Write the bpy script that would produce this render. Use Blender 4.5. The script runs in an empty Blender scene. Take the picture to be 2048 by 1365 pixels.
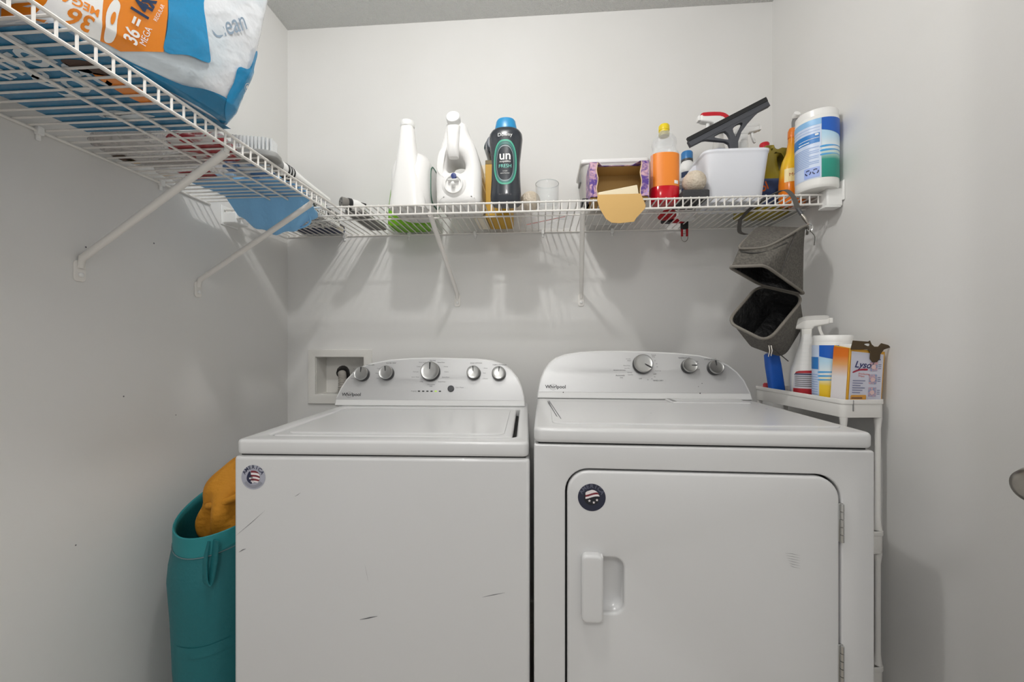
import bpy, bmesh, math, random
from mathutils import Matrix, Vector
random.seed(7)
PI = math.pi; R = math.radians
SC = bpy.context.scene; COL = SC.collection

# ------------------------------------------------------------ camera, world, lights, exposure
ZC = 1.14                                   # camera height; room: x right, y away, z up
XL, XR, YB, YF, ZCEIL = -1.087, .914, 1.65, -.10, 2.496
cam_d = bpy.data.cameras.new('camera'); cam = bpy.data.objects.new('camera', cam_d); COL.objects.link(cam)
cam_d.sensor_width = 36; cam_d.lens = 800/2048*36; cam_d.shift_y = 7.5/2048; cam_d.clip_start = .02
cam.location = (0, 0, ZC); cam.rotation_euler = (R(90), 0, math.atan(.0715)); SC.camera = cam

world = bpy.data.worlds.new('hall_light'); SC.world = world; world.use_nodes = True
bgn = world.node_tree.nodes['Background']; bgn.inputs[0].default_value = (1, .996, .99, 1); bgn.inputs[1].default_value = .58

LAMP = (-.22, .56, ZC+1.27)
lamp_d = bpy.data.lights.new('ceiling_lamp_light', 'POINT'); lamp_d.energy = 20.5; lamp_d.color = (1, .992, .976); lamp_d.shadow_soft_size = .032
lamp_light = bpy.data.objects.new('ceiling_lamp_light', lamp_d); COL.objects.link(lamp_light); lamp_light.location = LAMP
HALL = (-.12, -.80, ZC+1.14)                 # unseen lamp for the hall light, added behind the viewer to fill the side walls
hall_d = bpy.data.lights.new('hall_fill_light', 'POINT'); hall_d.energy = 24; hall_d.color = (1, .992, .976); hall_d.shadow_soft_size = .11
hall_light = bpy.data.objects.new('hall_fill_light', hall_d); COL.objects.link(hall_light); hall_light.location = HALL
SC.view_settings.view_transform = 'Standard'; SC.view_settings.look = 'None'
SC.view_settings.gamma = 1; SC.view_settings.use_curve_mapping = False; SC.view_settings.exposure = .03

# ------------------------------------------------------------ materials
def lin(h):
    h = h.lstrip('#'); v = [int(h[i:i+2], 16)/255 for i in (0, 2, 4)]
    return tuple(c/12.92 if c <= .04045 else ((c+.055)/1.055)**2.4 for c in v)
MATS = {}
def mat(name, hx, rough=.5, metal=0, alpha=1, bump=None, var=None, coat=0, emit=0, spec=.5, aniso=0):
    if name in MATS: return MATS[name]
    m = bpy.data.materials.new(name); m.use_nodes = True; nt = m.node_tree; b = nt.nodes['Principled BSDF']
    c = lin(hx); b.inputs['Base Color'].default_value = (*c, 1); b.inputs['Roughness'].default_value = rough
    b.inputs['Metallic'].default_value = metal; b.inputs['Alpha'].default_value = alpha
    b.inputs['Coat Weight'].default_value = coat; b.inputs['Specular IOR Level'].default_value = spec
    b.inputs['Anisotropic'].default_value = aniso
    if emit:
        b.inputs['Emission Color'].default_value = (*c, 1); b.inputs['Emission Strength'].default_value = emit
    if bump or var:
        tc = nt.nodes.new('ShaderNodeTexCoord')
    if bump:                                  # (scale, strength, distance)
        n = nt.nodes.new('ShaderNodeTexNoise'); n.inputs['Scale'].default_value = bump[0]; n.inputs['Detail'].default_value = 4
        bp = nt.nodes.new('ShaderNodeBump'); bp.inputs['Strength'].default_value = bump[1]; bp.inputs['Distance'].default_value = bump[2]
        nt.links.new(tc.outputs['Object'], n.inputs['Vector']); nt.links.new(n.outputs['Fac'], bp.inputs['Height'])
        nt.links.new(bp.outputs['Normal'], b.inputs['Normal'])
    if var:                                   # (hex2, scale, low, high)
        n = nt.nodes.new('ShaderNodeTexNoise'); n.inputs['Scale'].default_value = var[1]; n.inputs['Detail'].default_value = 5
        r = nt.nodes.new('ShaderNodeValToRGB'); r.color_ramp.elements[0].position = var[2]; r.color_ramp.elements[1].position = var[3]
        r.color_ramp.elements[0].color = (*c, 1); r.color_ramp.elements[1].color = (*lin(var[0]), 1)
        nt.links.new(tc.outputs['Object'], n.inputs['Vector']); nt.links.new(n.outputs['Fac'], r.inputs['Fac'])
        nt.links.new(r.outputs['Color'], b.inputs['Base Color'])
    MATS[name] = m
    return m
def ramp_mat(name, stops, axis='Z', z0=0, z1=1, rough=.35, alpha=1):     # printed colour bands along an object axis
    m = bpy.data.materials.new(name); m.use_nodes = True; nt = m.node_tree; b = nt.nodes['Principled BSDF']
    tc = nt.nodes.new('ShaderNodeTexCoord'); sp = nt.nodes.new('ShaderNodeSeparateXYZ'); mr = nt.nodes.new('ShaderNodeMapRange')
    r = nt.nodes.new('ShaderNodeValToRGB'); mr.inputs['From Min'].default_value = z0; mr.inputs['From Max'].default_value = z1
    els = r.color_ramp.elements
    while len(els) < len(stops): els.new(.5)
    for e, (p, h) in zip(els, stops): e.position = p; e.color = (*lin(h), 1)
    nt.links.new(tc.outputs['Object'], sp.inputs[0]); nt.links.new(sp.outputs[axis], mr.inputs['Value'])
    nt.links.new(mr.outputs[0], r.inputs['Fac']); nt.links.new(r.outputs['Color'], b.inputs['Base Color'])
    b.inputs['Roughness'].default_value = rough; b.inputs['Alpha'].default_value = alpha
    MATS[name] = m
    return m
def vor_mat(name, a, b_, scale, lo, hi, rough=.5, c3=None):              # blotchy printed pattern
    m = bpy.data.materials.new(name); m.use_nodes = True; nt = m.node_tree; b = nt.nodes['Principled BSDF']
    tc = nt.nodes.new('ShaderNodeTexCoord'); n = nt.nodes.new('ShaderNodeTexNoise'); n.inputs['Scale'].default_value = scale
    n.inputs['Detail'].default_value = 3; n.inputs['Distortion'].default_value = 1.6
    r = nt.nodes.new('ShaderNodeValToRGB'); e = r.color_ramp.elements
    e[0].position = lo; e[0].color = (*lin(a), 1); e[1].position = hi; e[1].color = (*lin(b_), 1)
    if c3: q = e.new(min(.98, hi+.07)); q.color = (*lin(c3), 1)
    nt.links.new(tc.outputs['Object'], n.inputs['Vector']); nt.links.new(n.outputs['Fac'], r.inputs['Fac'])
    nt.links.new(r.outputs['Color'], b.inputs['Base Color']); b.inputs['Roughness'].default_value = rough
    MATS[name] = m
    return m

WALL = mat('wall_paint', 'e2e1df', .72, bump=(260, .10, .001), var=('dfdedb', 3.0, .35, .7))
CEIL = mat('popcorn_ceiling', 'ecece9', .9, bump=(230, 1.0, .012))
FLOOR = mat('vinyl_floor', 'b9b2a8', .5, var=('a79f95', 6, .4, .6))
ENAMEL = mat('white_enamel', 'd6d6d6', .27, coat=.15)
ENAMEL2 = mat('white_enamel_console', 'e0e0df', .32)
SILVER = mat('silver_fascia', 'c6c6c6', .38, metal=.4, aniso=.5)
DARKGAP = mat('dark_gap', '2a2a29', .8)
KNOB = mat('brushed_knob', 'b4b4b2', .3, metal=.85)
KNOBSIDE = mat('dark_knob_skirt', '3a3a3a', .3, metal=.6)
INK = mat('dark_ink', '262628', .6); INKL = mat('grey_ink', '68686b', .6)
WIRE = mat('white_vinyl_wire', 'e9e6e1', .4)
WPLAST = mat('white_plastic', 'eeeeec', .33); WPLAST2 = mat('soft_white_plastic', 'f1f0ee', .28)
CLEAR = mat('clear_plastic', 'e8ecee', .08, alpha=.3)
CLEAR2 = mat('milky_plastic', 'eceae6', .25, alpha=.55)
GLASS = mat('thin_glass', 'e4e8e8', .03, alpha=.2)
BLACK = mat('black_plastic', '17181a', .4); GREYD = mat('dark_grey_plastic', '4a4b4e', .45); GREYM = mat('mid_grey_plastic', '858584', .45)
CHROME = mat('chrome', 'c8c8c6', .18, metal=1); NICKEL = mat('satin_nickel', 'a9a49c', .3, metal=1)
WHITEPAPER = mat('white_print', 'f4f4f2', .4); RED = mat('red_plastic', 'c41226', .35)
TEALD = mat('teal_print', '54b89c', .4)

# ------------------------------------------------------------ mesh helpers
def finish(me, smooth=40):
    if smooth:
        me.shade_smooth(); me.set_sharp_from_angle(angle=R(smooth))
def link(name, me, m, parent=None, bevel=0, smooth=40, seg=2, subsurf=0, solid=0):
    o = bpy.data.objects.new(name, me); COL.objects.link(o)
    if m: me.materials.append(m)
    if parent: o.parent = parent
    finish(me, smooth)
    if solid:
        s = o.modifiers.new('solid', 'SOLIDIFY'); s.thickness = solid; s.offset = -1
    if bevel:
        b = o.modifiers.new('bevel', 'BEVEL'); b.width = bevel; b.segments = seg; b.limit_method = 'ANGLE'; b.angle_limit = R(35)
    if subsurf:
        s = o.modifiers.new('sub', 'SUBSURF'); s.levels = s.render_levels = subsurf
    return o
class MB:
    def __init__(s): s.v = []; s.f = []
    def add(s, v, f):
        n = len(s.v); s.v += [tuple(p) for p in v]; s.f += [tuple(i+n for i in q) for q in f]; return s
    def box(s, x0, x1, y0, y1, z0, z1):
        return s.add([(x0,y0,z0),(x1,y0,z0),(x1,y1,z0),(x0,y1,z0),(x0,y0,z1),(x1,y0,z1),(x1,y1,z1),(x0,y1,z1)],
                     [(0,3,2,1),(4,5,6,7),(0,1,5,4),(1,2,6,5),(2,3,7,6),(3,0,4,7)])
    def hexa(s, p):  # 8 points, bottom loop then top loop
        return s.add(p, [(0,3,2,1),(4,5,6,7),(0,1,5,4),(1,2,6,5),(2,3,7,6),(3,0,4,7)])
    def loft(s, rings, cap=(True, True)):
        n = len(rings[0]); v = [p for r in rings for p in r]; f = []
        for i in range(len(rings)-1):
            for k in range(n):
                a, b = i*n+k, i*n+(k+1) % n; f.append((a, b, b+n, a+n))
        if cap[0]: f.append(tuple(reversed(range(n))))
        if cap[1]: f.append(tuple(range((len(rings)-1)*n, len(rings)*n)))
        return s.add(v, f)
    def tube(s, pts, r, n=8, cap=True):
        pts = [Vector(p) for p in pts]; rings = []; up = None
        rr = r if isinstance(r, (list, tuple)) else [r]*len(pts)
        for i, p in enumerate(pts):
            t = (pts[min(i+1, len(pts)-1)]-pts[max(i-1, 0)]).normalized()
            if up is None: up = Vector((0, 0, 1)) if abs(t.z) < .9 else Vector((1, 0, 0))
            a = t.cross(up).normalized(); b = a.cross(t).normalized(); up = b
            rings.append([p+a*math.cos(2*PI*k/n)*rr[i]+b*math.sin(2*PI*k/n)*rr[i] for k in range(n)])
        for q in rings: q.reverse()
        return s.loft(rings, (cap, cap))
    def lathe(s, prof, n=32, c=(0, 0, 0), M=None, cap=(True, True)):   # prof [(r,z)]
        rings = []
        for r, z in prof:
            rings.append([Vector((r*math.cos(2*PI*k/n), r*math.sin(2*PI*k/n), z)) for k in range(n)])
        if M is not None: rings = [[M @ p for p in q] for q in rings]
        rings = [[p+Vector(c) for p in q] for q in rings]
        return s.loft(rings, cap)
    def mesh(s, name):
        me = bpy.data.meshes.new(name); me.from_pydata(s.v, [], s.f); me.update(); return me
    def build(s, name, m, parent=None, **k): return link(name, s.mesh(name), m, parent, **k)
AX_Y = Matrix.Rotation(R(90), 4, 'X')        # local z -> -y (towards the viewer)
AX_X = Matrix.Rotation(R(90), 4, 'Y')        # local z -> +x
def selli(hx, hy, n=2.0, cx=0, cy=0, z=0, k=40):
    out = []
    for i in range(k):
        a = 2*PI*i/k; c, s_ = math.cos(a), math.sin(a)
        out.append((cx+hx*math.copysign(abs(c)**(2/n), c), cy+hy*math.copysign(abs(s_)**(2/n), s_), z))
    return out
class Body:     # stacked super-ellipse sections (z, hx, hy, cx, cy)
    def __init__(s, secs, n=2.0, k=40): s.s = [tuple(q)+(0,)*(5-len(q)) for q in secs]; s.n = n; s.k = k
    def build(s, name, m, parent, cap=(True, True), **kw):
        return MB().loft([selli(q[1], q[2], s.n, q[3], q[4], q[0], s.k) for q in s.s], cap).build(name, m, parent, **kw)
    def at(s, z):
        q = s.s
        if z <= q[0][0]: return q[0]
        for a, b in zip(q, q[1:]):
            if z <= b[0]:
                t = (z-a[0])/(b[0]-a[0]+1e-9); return tuple(u+(w-u)*t for u, w in zip(a, b))
        return q[-1]
    def front(s, off=.0008, side=-1):
        def f(x, z):
            q = s.at(z); t = max(0, 1-min(1, abs((x-q[3])/q[1]))**s.n)
            return (x, q[4]+side*(q[2]*t**(1/s.n)+off), z)
        return f
    def wrap(s, off=.0008, a0=0):             # arc length around an (almost) round body, 0 faces -y
        def f(u, z):
            q = s.at(z); a = u/q[1]+a0
            return (q[3]+(q[1]+off)*math.sin(a), q[4]-(q[2]+off)*math.cos(a), z)
        return f
def flat(splines):          # filled 2D outline (holes by even-odd)
    cu = bpy.data.curves.new('o', 'CURVE'); cu.dimensions = '2D'; cu.fill_mode = 'BOTH'
    for pts in splines:
        sp = cu.splines.new('POLY'); sp.points.add(len(pts)-1); sp.use_cyclic_u = True
        for p, q in zip(sp.points, pts): p.co = (q[0], q[1], 0, 1)
    return cu
def cu_mesh(cu):
    o = bpy.data.objects.new('tmp', cu); COL.objects.link(o); bpy.context.view_layer.update()
    me = bpy.data.meshes.new_from_object(o.evaluated_get(bpy.context.evaluated_depsgraph_get()))
    bpy.data.objects.remove(o); bpy.data.curves.remove(cu)
    return me
def plate(name, splines, depth, bevel, m, parent, M=Matrix(), smooth=40, res=3):
    cu = flat(splines); cu.extrude = max(depth/2-bevel, 0); cu.bevel_depth = bevel; cu.bevel_resolution = res; cu.offset = -bevel
    me = cu_mesh(cu); me.transform(M)
    bm = bmesh.new(); bm.from_mesh(me); bmesh.ops.remove_doubles(bm, verts=bm.verts, dist=1e-5); bmesh.ops.recalc_face_normals(bm, faces=bm.faces)
    bm.to_mesh(me); bm.free(); me.materials.clear()
    return link(name, me, m, parent, smooth=smooth)
XZ = Matrix.Rotation(R(90), 4, 'X')          # outline (x, z) -> plate lying in the xz plane
def XZat(y): return Matrix.Translation((0, y, 0)) @ XZ
YZ = Matrix(((0, 0, 1, 0), (1, 0, 0, 0), (0, 1, 0, 0), (0, 0, 0, 1)))     # outline (y, z) -> plate in the yz plane, thickness x
def rrect(x0, x1, y0, y1, r, n=6):
    out = []
    for cx, cy, a in ((x1-r, y1-r, 0), (x0+r, y1-r, 90), (x0+r, y0+r, 180), (x1-r, y0+r, 270)):
        for i in range(n+1):
            t = R(a+90*i/n); out.append((cx+r*math.cos(t), cy+r*math.sin(t)))
    return out
def circ(cx, cy, r, n=28, ry=None): return [(cx+r*math.cos(2*PI*i/n), cy+(ry or r)*math.sin(2*PI*i/n)) for i in range(n)]
def smoothp(p, n=6):        # closed Catmull-Rom
    out = []; L = len(p)
    for i in range(L):
        a, b, c, d = (Vector((*p[(i+j-1) % L], 0)) for j in range(4))
        for k in range(n):
            t = k/n; q = .5*((2*b)+(c-a)*t+(2*a-5*b+4*c-d)*t*t+(3*b-a-3*c+d)*t**3); out.append((q.x, q.y))
    return out
def spl(p, n=6):            # open Catmull-Rom through 3D points
    out = []; P = [Vector(q) for q in p]
    for i in range(len(P)-1):
        a, b, c, d = P[max(i-1, 0)], P[i], P[i+1], P[min(i+2, len(P)-1)]
        for k in range(n):
            t = k/n; out.append(.5*((2*b)+(c-a)*t+(2*a-5*b+4*c-d)*t*t+(3*b-a-3*c+d)*t**3))
    return out+[P[-1]]
def text2d(s, size, x=0, y=0, rot=0, ax='LEFT', ay='BOTTOM_BASELINE', sx=1, shear=0, fat=0):
    cu = bpy.data.curves.new('t', 'FONT'); cu.body = s; cu.size = size; cu.align_x = ax; cu.align_y = ay; cu.shear = shear
    cu.resolution_u = 3; cu.offset = fat
    me = cu_mesh(cu)
    me.transform(Matrix.Translation((x, y, 0)) @ Matrix.Rotation(R(rot), 4, 'Z') @ Matrix.Diagonal((sx, 1, 1, 1)))
    return me
def decal(name, parts, fn, m, parent, step=0, **kw):      # flat print laid on a surface; parts: outlines or text meshes
    bm = bmesh.new()
    for p in parts:
        me = p if isinstance(p, bpy.types.Mesh) else cu_mesh(flat([p] if not isinstance(p[0][0], (list, tuple)) else p))
        bm.from_mesh(me); bpy.data.meshes.remove(me)
    bmesh.ops.remove_doubles(bm, verts=bm.verts, dist=1e-6)
    if step and bm.verts:
        for ax in (0, 1):
            lo = min(v.co[ax] for v in bm.verts); hi = max(v.co[ax] for v in bm.verts); t = lo+step
            nrm = Vector((1, 0, 0)) if ax == 0 else Vector((0, 1, 0))
            while t < hi-1e-6:
                bmesh.ops.bisect_plane(bm, geom=bm.verts[:]+bm.edges[:]+bm.faces[:], plane_co=nrm*t, plane_no=nrm); t += step
    for v in bm.verts: v.co = Vector(fn(v.co.x, v.co.y))
    me = bpy.data.meshes.new(name); bm.to_mesh(me); bm.free(); me.materials.clear()
    return link(name, me, m, parent, smooth=60)
def pl(o, u, v):            # planar map
    o, u, v = Vector(o), Vector(u), Vector(v)
    return lambda a, b: o+u*a+v*b
def thing(name, label, cat, loc=(0, 0, 0), rz=0, group=None, rot=None):
    o = bpy.data.objects.new(name, None); COL.objects.link(o); o.empty_display_size = .05
    o.location = loc; o.rotation_euler = rot if rot else (0, 0, rz); o['label'] = label; o['category'] = cat
    if group: o['group'] = group
    return o
def tag(o, label, cat, group=None):
    o['label'] = label; o['category'] = cat
    if group: o['group'] = group
    return o
def lab(o, s): o['label'] = s; return o
def struct(o, s=None):
    o['kind'] = 'structure'
    if s: o['label'] = s
    return o

# ------------------------------------------------------------ the room
T = .12
struct(MB().box(XL-T, XR+T, -1.5, YB+T, -.1, 0).build('floor', FLOOR, smooth=0), 'beige vinyl floor under the machines')
struct(MB().box(XL-T, XR+T, -1.5, YB+T, ZCEIL, ZCEIL+.1).build('ceiling', CEIL, smooth=0), 'textured white popcorn ceiling')
wl = struct(MB().box(XL-T, XL, YF-T, YB+T, 0, ZCEIL).build('wall_left', WALL, smooth=0), 'light grey painted wall behind the deep wire shelf')
for yy, zz, r_ in ((1.052, .286, .0022), (.883, .234, .002), (.97, -.135, .002), (1.12, -.21, .0016), (.862, -.47, .0018)):
    decal('nail_hole', [circ(yy, ZC+zz, r_, 10)], lambda a_, b_: (XL+.0006, a_, b_), INKL, wl)
struct(MB().box(XR, XR+T, YF-T, YB+T, 0, ZCEIL).build('wall_right', WALL, smooth=0), 'light grey painted wall beside the slim cart')
# back wall with the cut-out of the washer outlet box
OX0, OX1, OZ0, OZ1 = -.962, -.745, ZC-.215, ZC-.05
wb = MB().box(XL, OX0, YB, YB+T, 0, ZCEIL).box(OX1, XR, YB, YB+T, 0, ZCEIL)
wb.box(OX0, OX1, YB, YB+T, 0, OZ0).box(OX0, OX1, YB, YB+T, OZ1, ZCEIL)
struct(wb.build('wall_back', WALL, smooth=0), 'light grey painted wall behind washer and dryer')
DX0, DX1, DH = -1.0, .885, 2.40
wf = MB().box(XL, DX0, YF-T, YF, 0, ZCEIL).box(DX1, XR, YF-T, YF, 0, ZCEIL).box(DX0, DX1, YF-T, YF, DH, ZCEIL)
struct(wf.build('wall_front', WALL, smooth=0), 'painted wall with the doorway')
TRIM = mat('white_trim', 'e8e6e2', .4)
for nm, b in (('left', (XL, XL+.013, YF, YB, 0, .09)), ('right', (XR-.013, XR, YF, YB, 0, .09)), ('back', (XL+.013, XR-.013, YB-.013, YB, 0, .09))):
    struct(MB().box(*b).build('baseboard_'+nm, TRIM, bevel=.004), 'white baseboard')
# open door leaf by the right wall with its knob
dr = struct(thing('door_1', 'white door standing open by the right wall', 'door', (.862, -.055, 0), R(6.0)))
DL = .765
MB().box(0, .035, 0, DL, .012, 2.02).build('door_leaf', TRIM, dr, bevel=.002)
kn = MB().lathe([(.0, -.062), (.014, -.0615), (.0235, -.055), (.028, -.043), (.027, -.032), (.02, -.022), (.0125, -.015), (.0125, -.004), (.03, -.004), (.032, 0), (0, 0)][::-1], 28, M=AX_X, c=(0, DL-.045, ZC-.213))
kb = kn.build('door_knob', NICKEL, dr); lab(kb, 'round satin nickel door knob')
for hz in (.25, 1.0, 1.8):
    MB().lathe([(.007, 0), (.007, .09)], 10, c=(0, 0, hz)).build('hinge', NICKEL, dr)
# ceiling lamp (above the frame)
cl = thing('ceiling_lamp', 'round white flush ceiling lamp above the machines', 'lamp', (LAMP[0], LAMP[1], ZCEIL))
MB().lathe([(.0, -.03), (.05, -.028), (.065, -.012), (.067, 0)], 36).build('ceiling_cup', WPLAST, cl)
MB().lathe([(.0, -.175), (.05, -.168), (.085, -.14), (.098, -.09), (.085, -.045), (.055, -.02)][::-1], 32, cap=(False, False)).build('lamp_shade', mat('lamp_glass', 'fff4e6', .5, alpha=.06), cl)

hl = thing('hall_fill_lamp', 'unseen hall lamp outside the doorway, added as fill light', 'lamp', (HALL[0], HALL[1], ZCEIL))  # added fixture around the hall fill light, out of view
MB().lathe([(.0, -.03), (.05, -.028), (.09, -.012), (.1, 0)], 36).build('ceiling_cup', WPLAST, hl)
MB().lathe([(.0, -.38), (.1, -.365), (.15, -.30), (.16, -.21), (.14, -.12), (.09, -.02)][::-1], 32, cap=(False, False)).build('lamp_shade', MATS['lamp_glass'], hl)

# ------------------------------------------------------------ wire shelves
def wire_shelf(name, label, loc, rz, length, depth, mid, lip_to, skip_lip=None):
    t = thing(name, label, 'shelf', loc, rz)
    wr = .0023; me = None; lipz = -.034
    n = int(length/.0254)
    for i in range(n+1):
        x = i*.0254+.006
        if me is None:
            me = MB().tube([(0, -.002, 0), (0, -depth+.004, 0), (0, -depth, -.003), (0, -depth, lipz)], wr, 6).mesh('wire'); me.materials.append(WIRE); finish(me, 50)
        o = bpy.data.objects.new('wire', me); COL.objects.link(o); o.parent = t; o.location = (x, 0, 0)
    for y, z, r, x1 in [(-.004, -.005, .0032, length)]+[(-m, -.005, .003, length) for m in mid]+[(-depth-.001, -.0045, .0032, lip_to), (-depth-.001, lipz, .0034, lip_to)]:
        MB().tube([(0, y, z), (x1, y, z)], r, 8).build('rail', WIRE, t)
    x = .25
    while x < length:                                     # little wall clips that hold the back rail
        MB().box(x-.006, x+.006, -.012, 0, -.014, .004).box(x-.004, x+.004, -.006, 0, -.026, -.012).build('wall_clip', WPLAST, t, bevel=.002)
        x += .28
    return t
DW = ZC+.4675; DT = DW+.0026                              # wire centre and deck surface
sb = wire_shelf('wire_shelf', 'white wire shelf along the back wall above the machines', (XL+.006, YB, DW), 0, 1.985, .35, (.215,), 1.955)
sl = wire_shelf('wire_shelf', 'deeper white wire shelf along the left wall holding the toilet paper', (XL, -.02, DW), R(90), 1.262, .402, (.285, .228), 1.314)
# end bracket on the right wall and corner bracket on the left wall
t = thing('shelf_end_bracket', 'white plastic end bracket holding the back shelf on the right wall', 'bracket', (XR, 1.285, DW))
MB().box(-.048, -.002, -.008, .03, -.047, .008).build('cradle', WPLAST, t, bevel=.004)
MB().box(-.056, -.01, -.012, .02, -.052, -.047).build('lower_hook', WPLAST, t, bevel=.002)
MB().box(-.006, 0, -.014, .05, -.03, .03).build('wall_plate', WPLAST, t, bevel=.002)
t = thing('shelf_end_bracket', 'white plastic end bracket on the left wall below the blue bag', 'bracket', (XL, 1.325, DW))
MB().box(0, .05, -.03, .03, -.05, -.012).build('cradle', WPLAST, t, bevel=.004)
MB().box(0, .004, -.038, .038, -.056, .01).build('wall_plate', WPLAST, t, bevel=.0015)
def brace(label, top, foot, wall):
    t = thing('shelf_brace', label, 'brace', foot); d = Vector(top)-Vector(foot)
    w = Vector((.012, 0, 0)) if wall == 'L' else Vector((0, -.012, 0))
    MB().tube([d*.99, w*.8+Vector((0, 0, .02)), w*.35+Vector((0, 0, -.004))], [.0085, .008, .006], 10).build('brace_rod', WIRE, t)
    MB().tube([d+Vector((0, 0, .008)), d*.985], .006, 8).build('rail_hook', WIRE, t)
    out = rrect(-.0125, .0125, -.036, .014, .008)
    M = Matrix.Translation((.002, 0, 0)) @ YZ if wall == 'L' else XZat(-.002)
    fp = plate('foot_plate', [out], .004, .0012, WIRE, t, M)
    M2 = AX_X if wall == 'L' else AX_Y
    MB().lathe([(.0055, 0), (.0055, .005), (.004, .0065), (0, .007)], 14, M=M2, c=(.003 if wall == 'L' else 0, 0 if wall == 'L' else -.003, -.02)).build('screw', WPLAST, t)
brace('near diagonal white shelf brace on the left wall below the toilet paper', (-.697, .846, DW-.034), (XL, .8687, ZC+.185), 'L')
brace('diagonal white shelf brace on the left wall nearer the corner', (-.697, 1.176, DW-.034), (XL, 1.1956, ZC+.187), 'L')
brace('slanting white shelf brace on the back wall below the white jugs', (-.366, 1.302, DW-.034), (-.3462, YB, ZC+.195), 'B')
brace('white shelf brace on the back wall below the clear container', (.135, 1.302, DW-.034), (.1646, YB, ZC+.193), 'B')

# ------------------------------------------------------------ washer outlet box and hose
BOXW = mat('outlet_box_plastic', 'e3e1dc', .45)
t = thing('outlet_box', 'cream recessed washer outlet box in the back wall', 'outlet box', ((OX0+OX1)/2, YB, OZ0))
hw, hh = (OX1-OX0)/2, OZ1-OZ0
plate('frame', [rrect(-hw-.03, hw+.033, -.037, hh+.03, .004), rrect(-hw+.002, hw-.002, .002, hh-.002, .003)], .008, .002, BOXW, t, XZat(-.004))
MB().box(-hw, hw, .08, .084, 0, hh).box(-hw, -hw+.004, 0, .08, 0, hh).box(hw-.004, hw, 0, .08, 0, hh).box(-hw, hw, 0, .08, 0, .004).box(-hw, hw, 0, .08, hh-.004, hh).build('recess', BOXW, t, smooth=0)
MB().lathe([(.028, 0), (.028, .02), (.024, .03)], 20, c=(.0, .045, .004)).build('drain_collar', mat('black_rubber', '1c1a19', .6), t)
t = thing('drain_hose', 'grey corrugated drain hose with black elbow behind the washer console', 'hose', (-.83, 1.6, ZC-.3))
pts = spl([(-.018, .085, .10), (-.02, .08, .165), (-.008, .045, .188), (.012, .0, .17), (.02, -.014, .115), (.03, -.012, .05), (.034, -.012, -.02), (.036, -.012, -.12)], 8)
MB().tube(pts[:22], .024, 14).build('elbow', MATS['black_rubber'], t)
hp = spl([(.004, .012, .182), (.014, -.003, .165), (.021, -.016, .115), (.03, -.014, .05), (.034, -.013, -.02), (.036, -.013, -.16)], 14)
MB().tube(hp, [.0165 if i % 2 else .0145 for i in range(len(hp))], 14).build('corrugated_tube', mat('grey_hose', '9a968f', .4), t)

# ------------------------------------------------------------ washer
def appliance_knob(parent, x, z, r, tilt, y0, z0, ang, fm):
    o = Vector(fm(x, z)); nrm = Vector((0, -math.cos(tilt), math.sin(tilt)))
    M = Matrix.Translation(o) @ Matrix.Rotation(R(90)-tilt, 4, 'X')
    k = MB().lathe([(r*1.0, 0), (r*1.02, .004), (r*.98, .017), (r*.93, .021)], 40).mesh('knob'); k.transform(M)
    kk = link('knob', k, KNOBSIDE, parent)
    m2 = MB().lathe([(r*.965, .0185), (r*.95, .0225), (r*.88, .0245), (r*.84, .024), (r*.6, .0232), (0, .0225)], 40).mesh('knob_cap'); m2.transform(M)
    link('knob_cap', m2, KNOB, kk)
    a = R(90+ang)
    u, v = Vector((math.cos(a), math.sin(a))), Vector((-math.sin(a), math.cos(a)))
    q = [u*r*.15+v*r*.035, u*r*.15-v*r*.035, u*r*.86-v*r*.07, u*r*.86+v*r*.07]
    decal('pointer', [[(p.x, p.y) for p in q]], lambda a_, b_: M @ Vector((a_, b_, .0252)), INK, kk)
def scratch(parent, pts, w, fm, m=INKL):
    out = []
    n = len(pts)
    for i, p in enumerate(pts): out.append((p[0], p[1]+w*(.5 if 0 < i < n-1 else .1)))
    for i, p in reversed(list(enumerate(pts))): out.append((p[0], p[1]-w*(.5 if 0 < i < n-1 else .1)))
    decal('scratch', [out], fm, m, parent)
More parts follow.
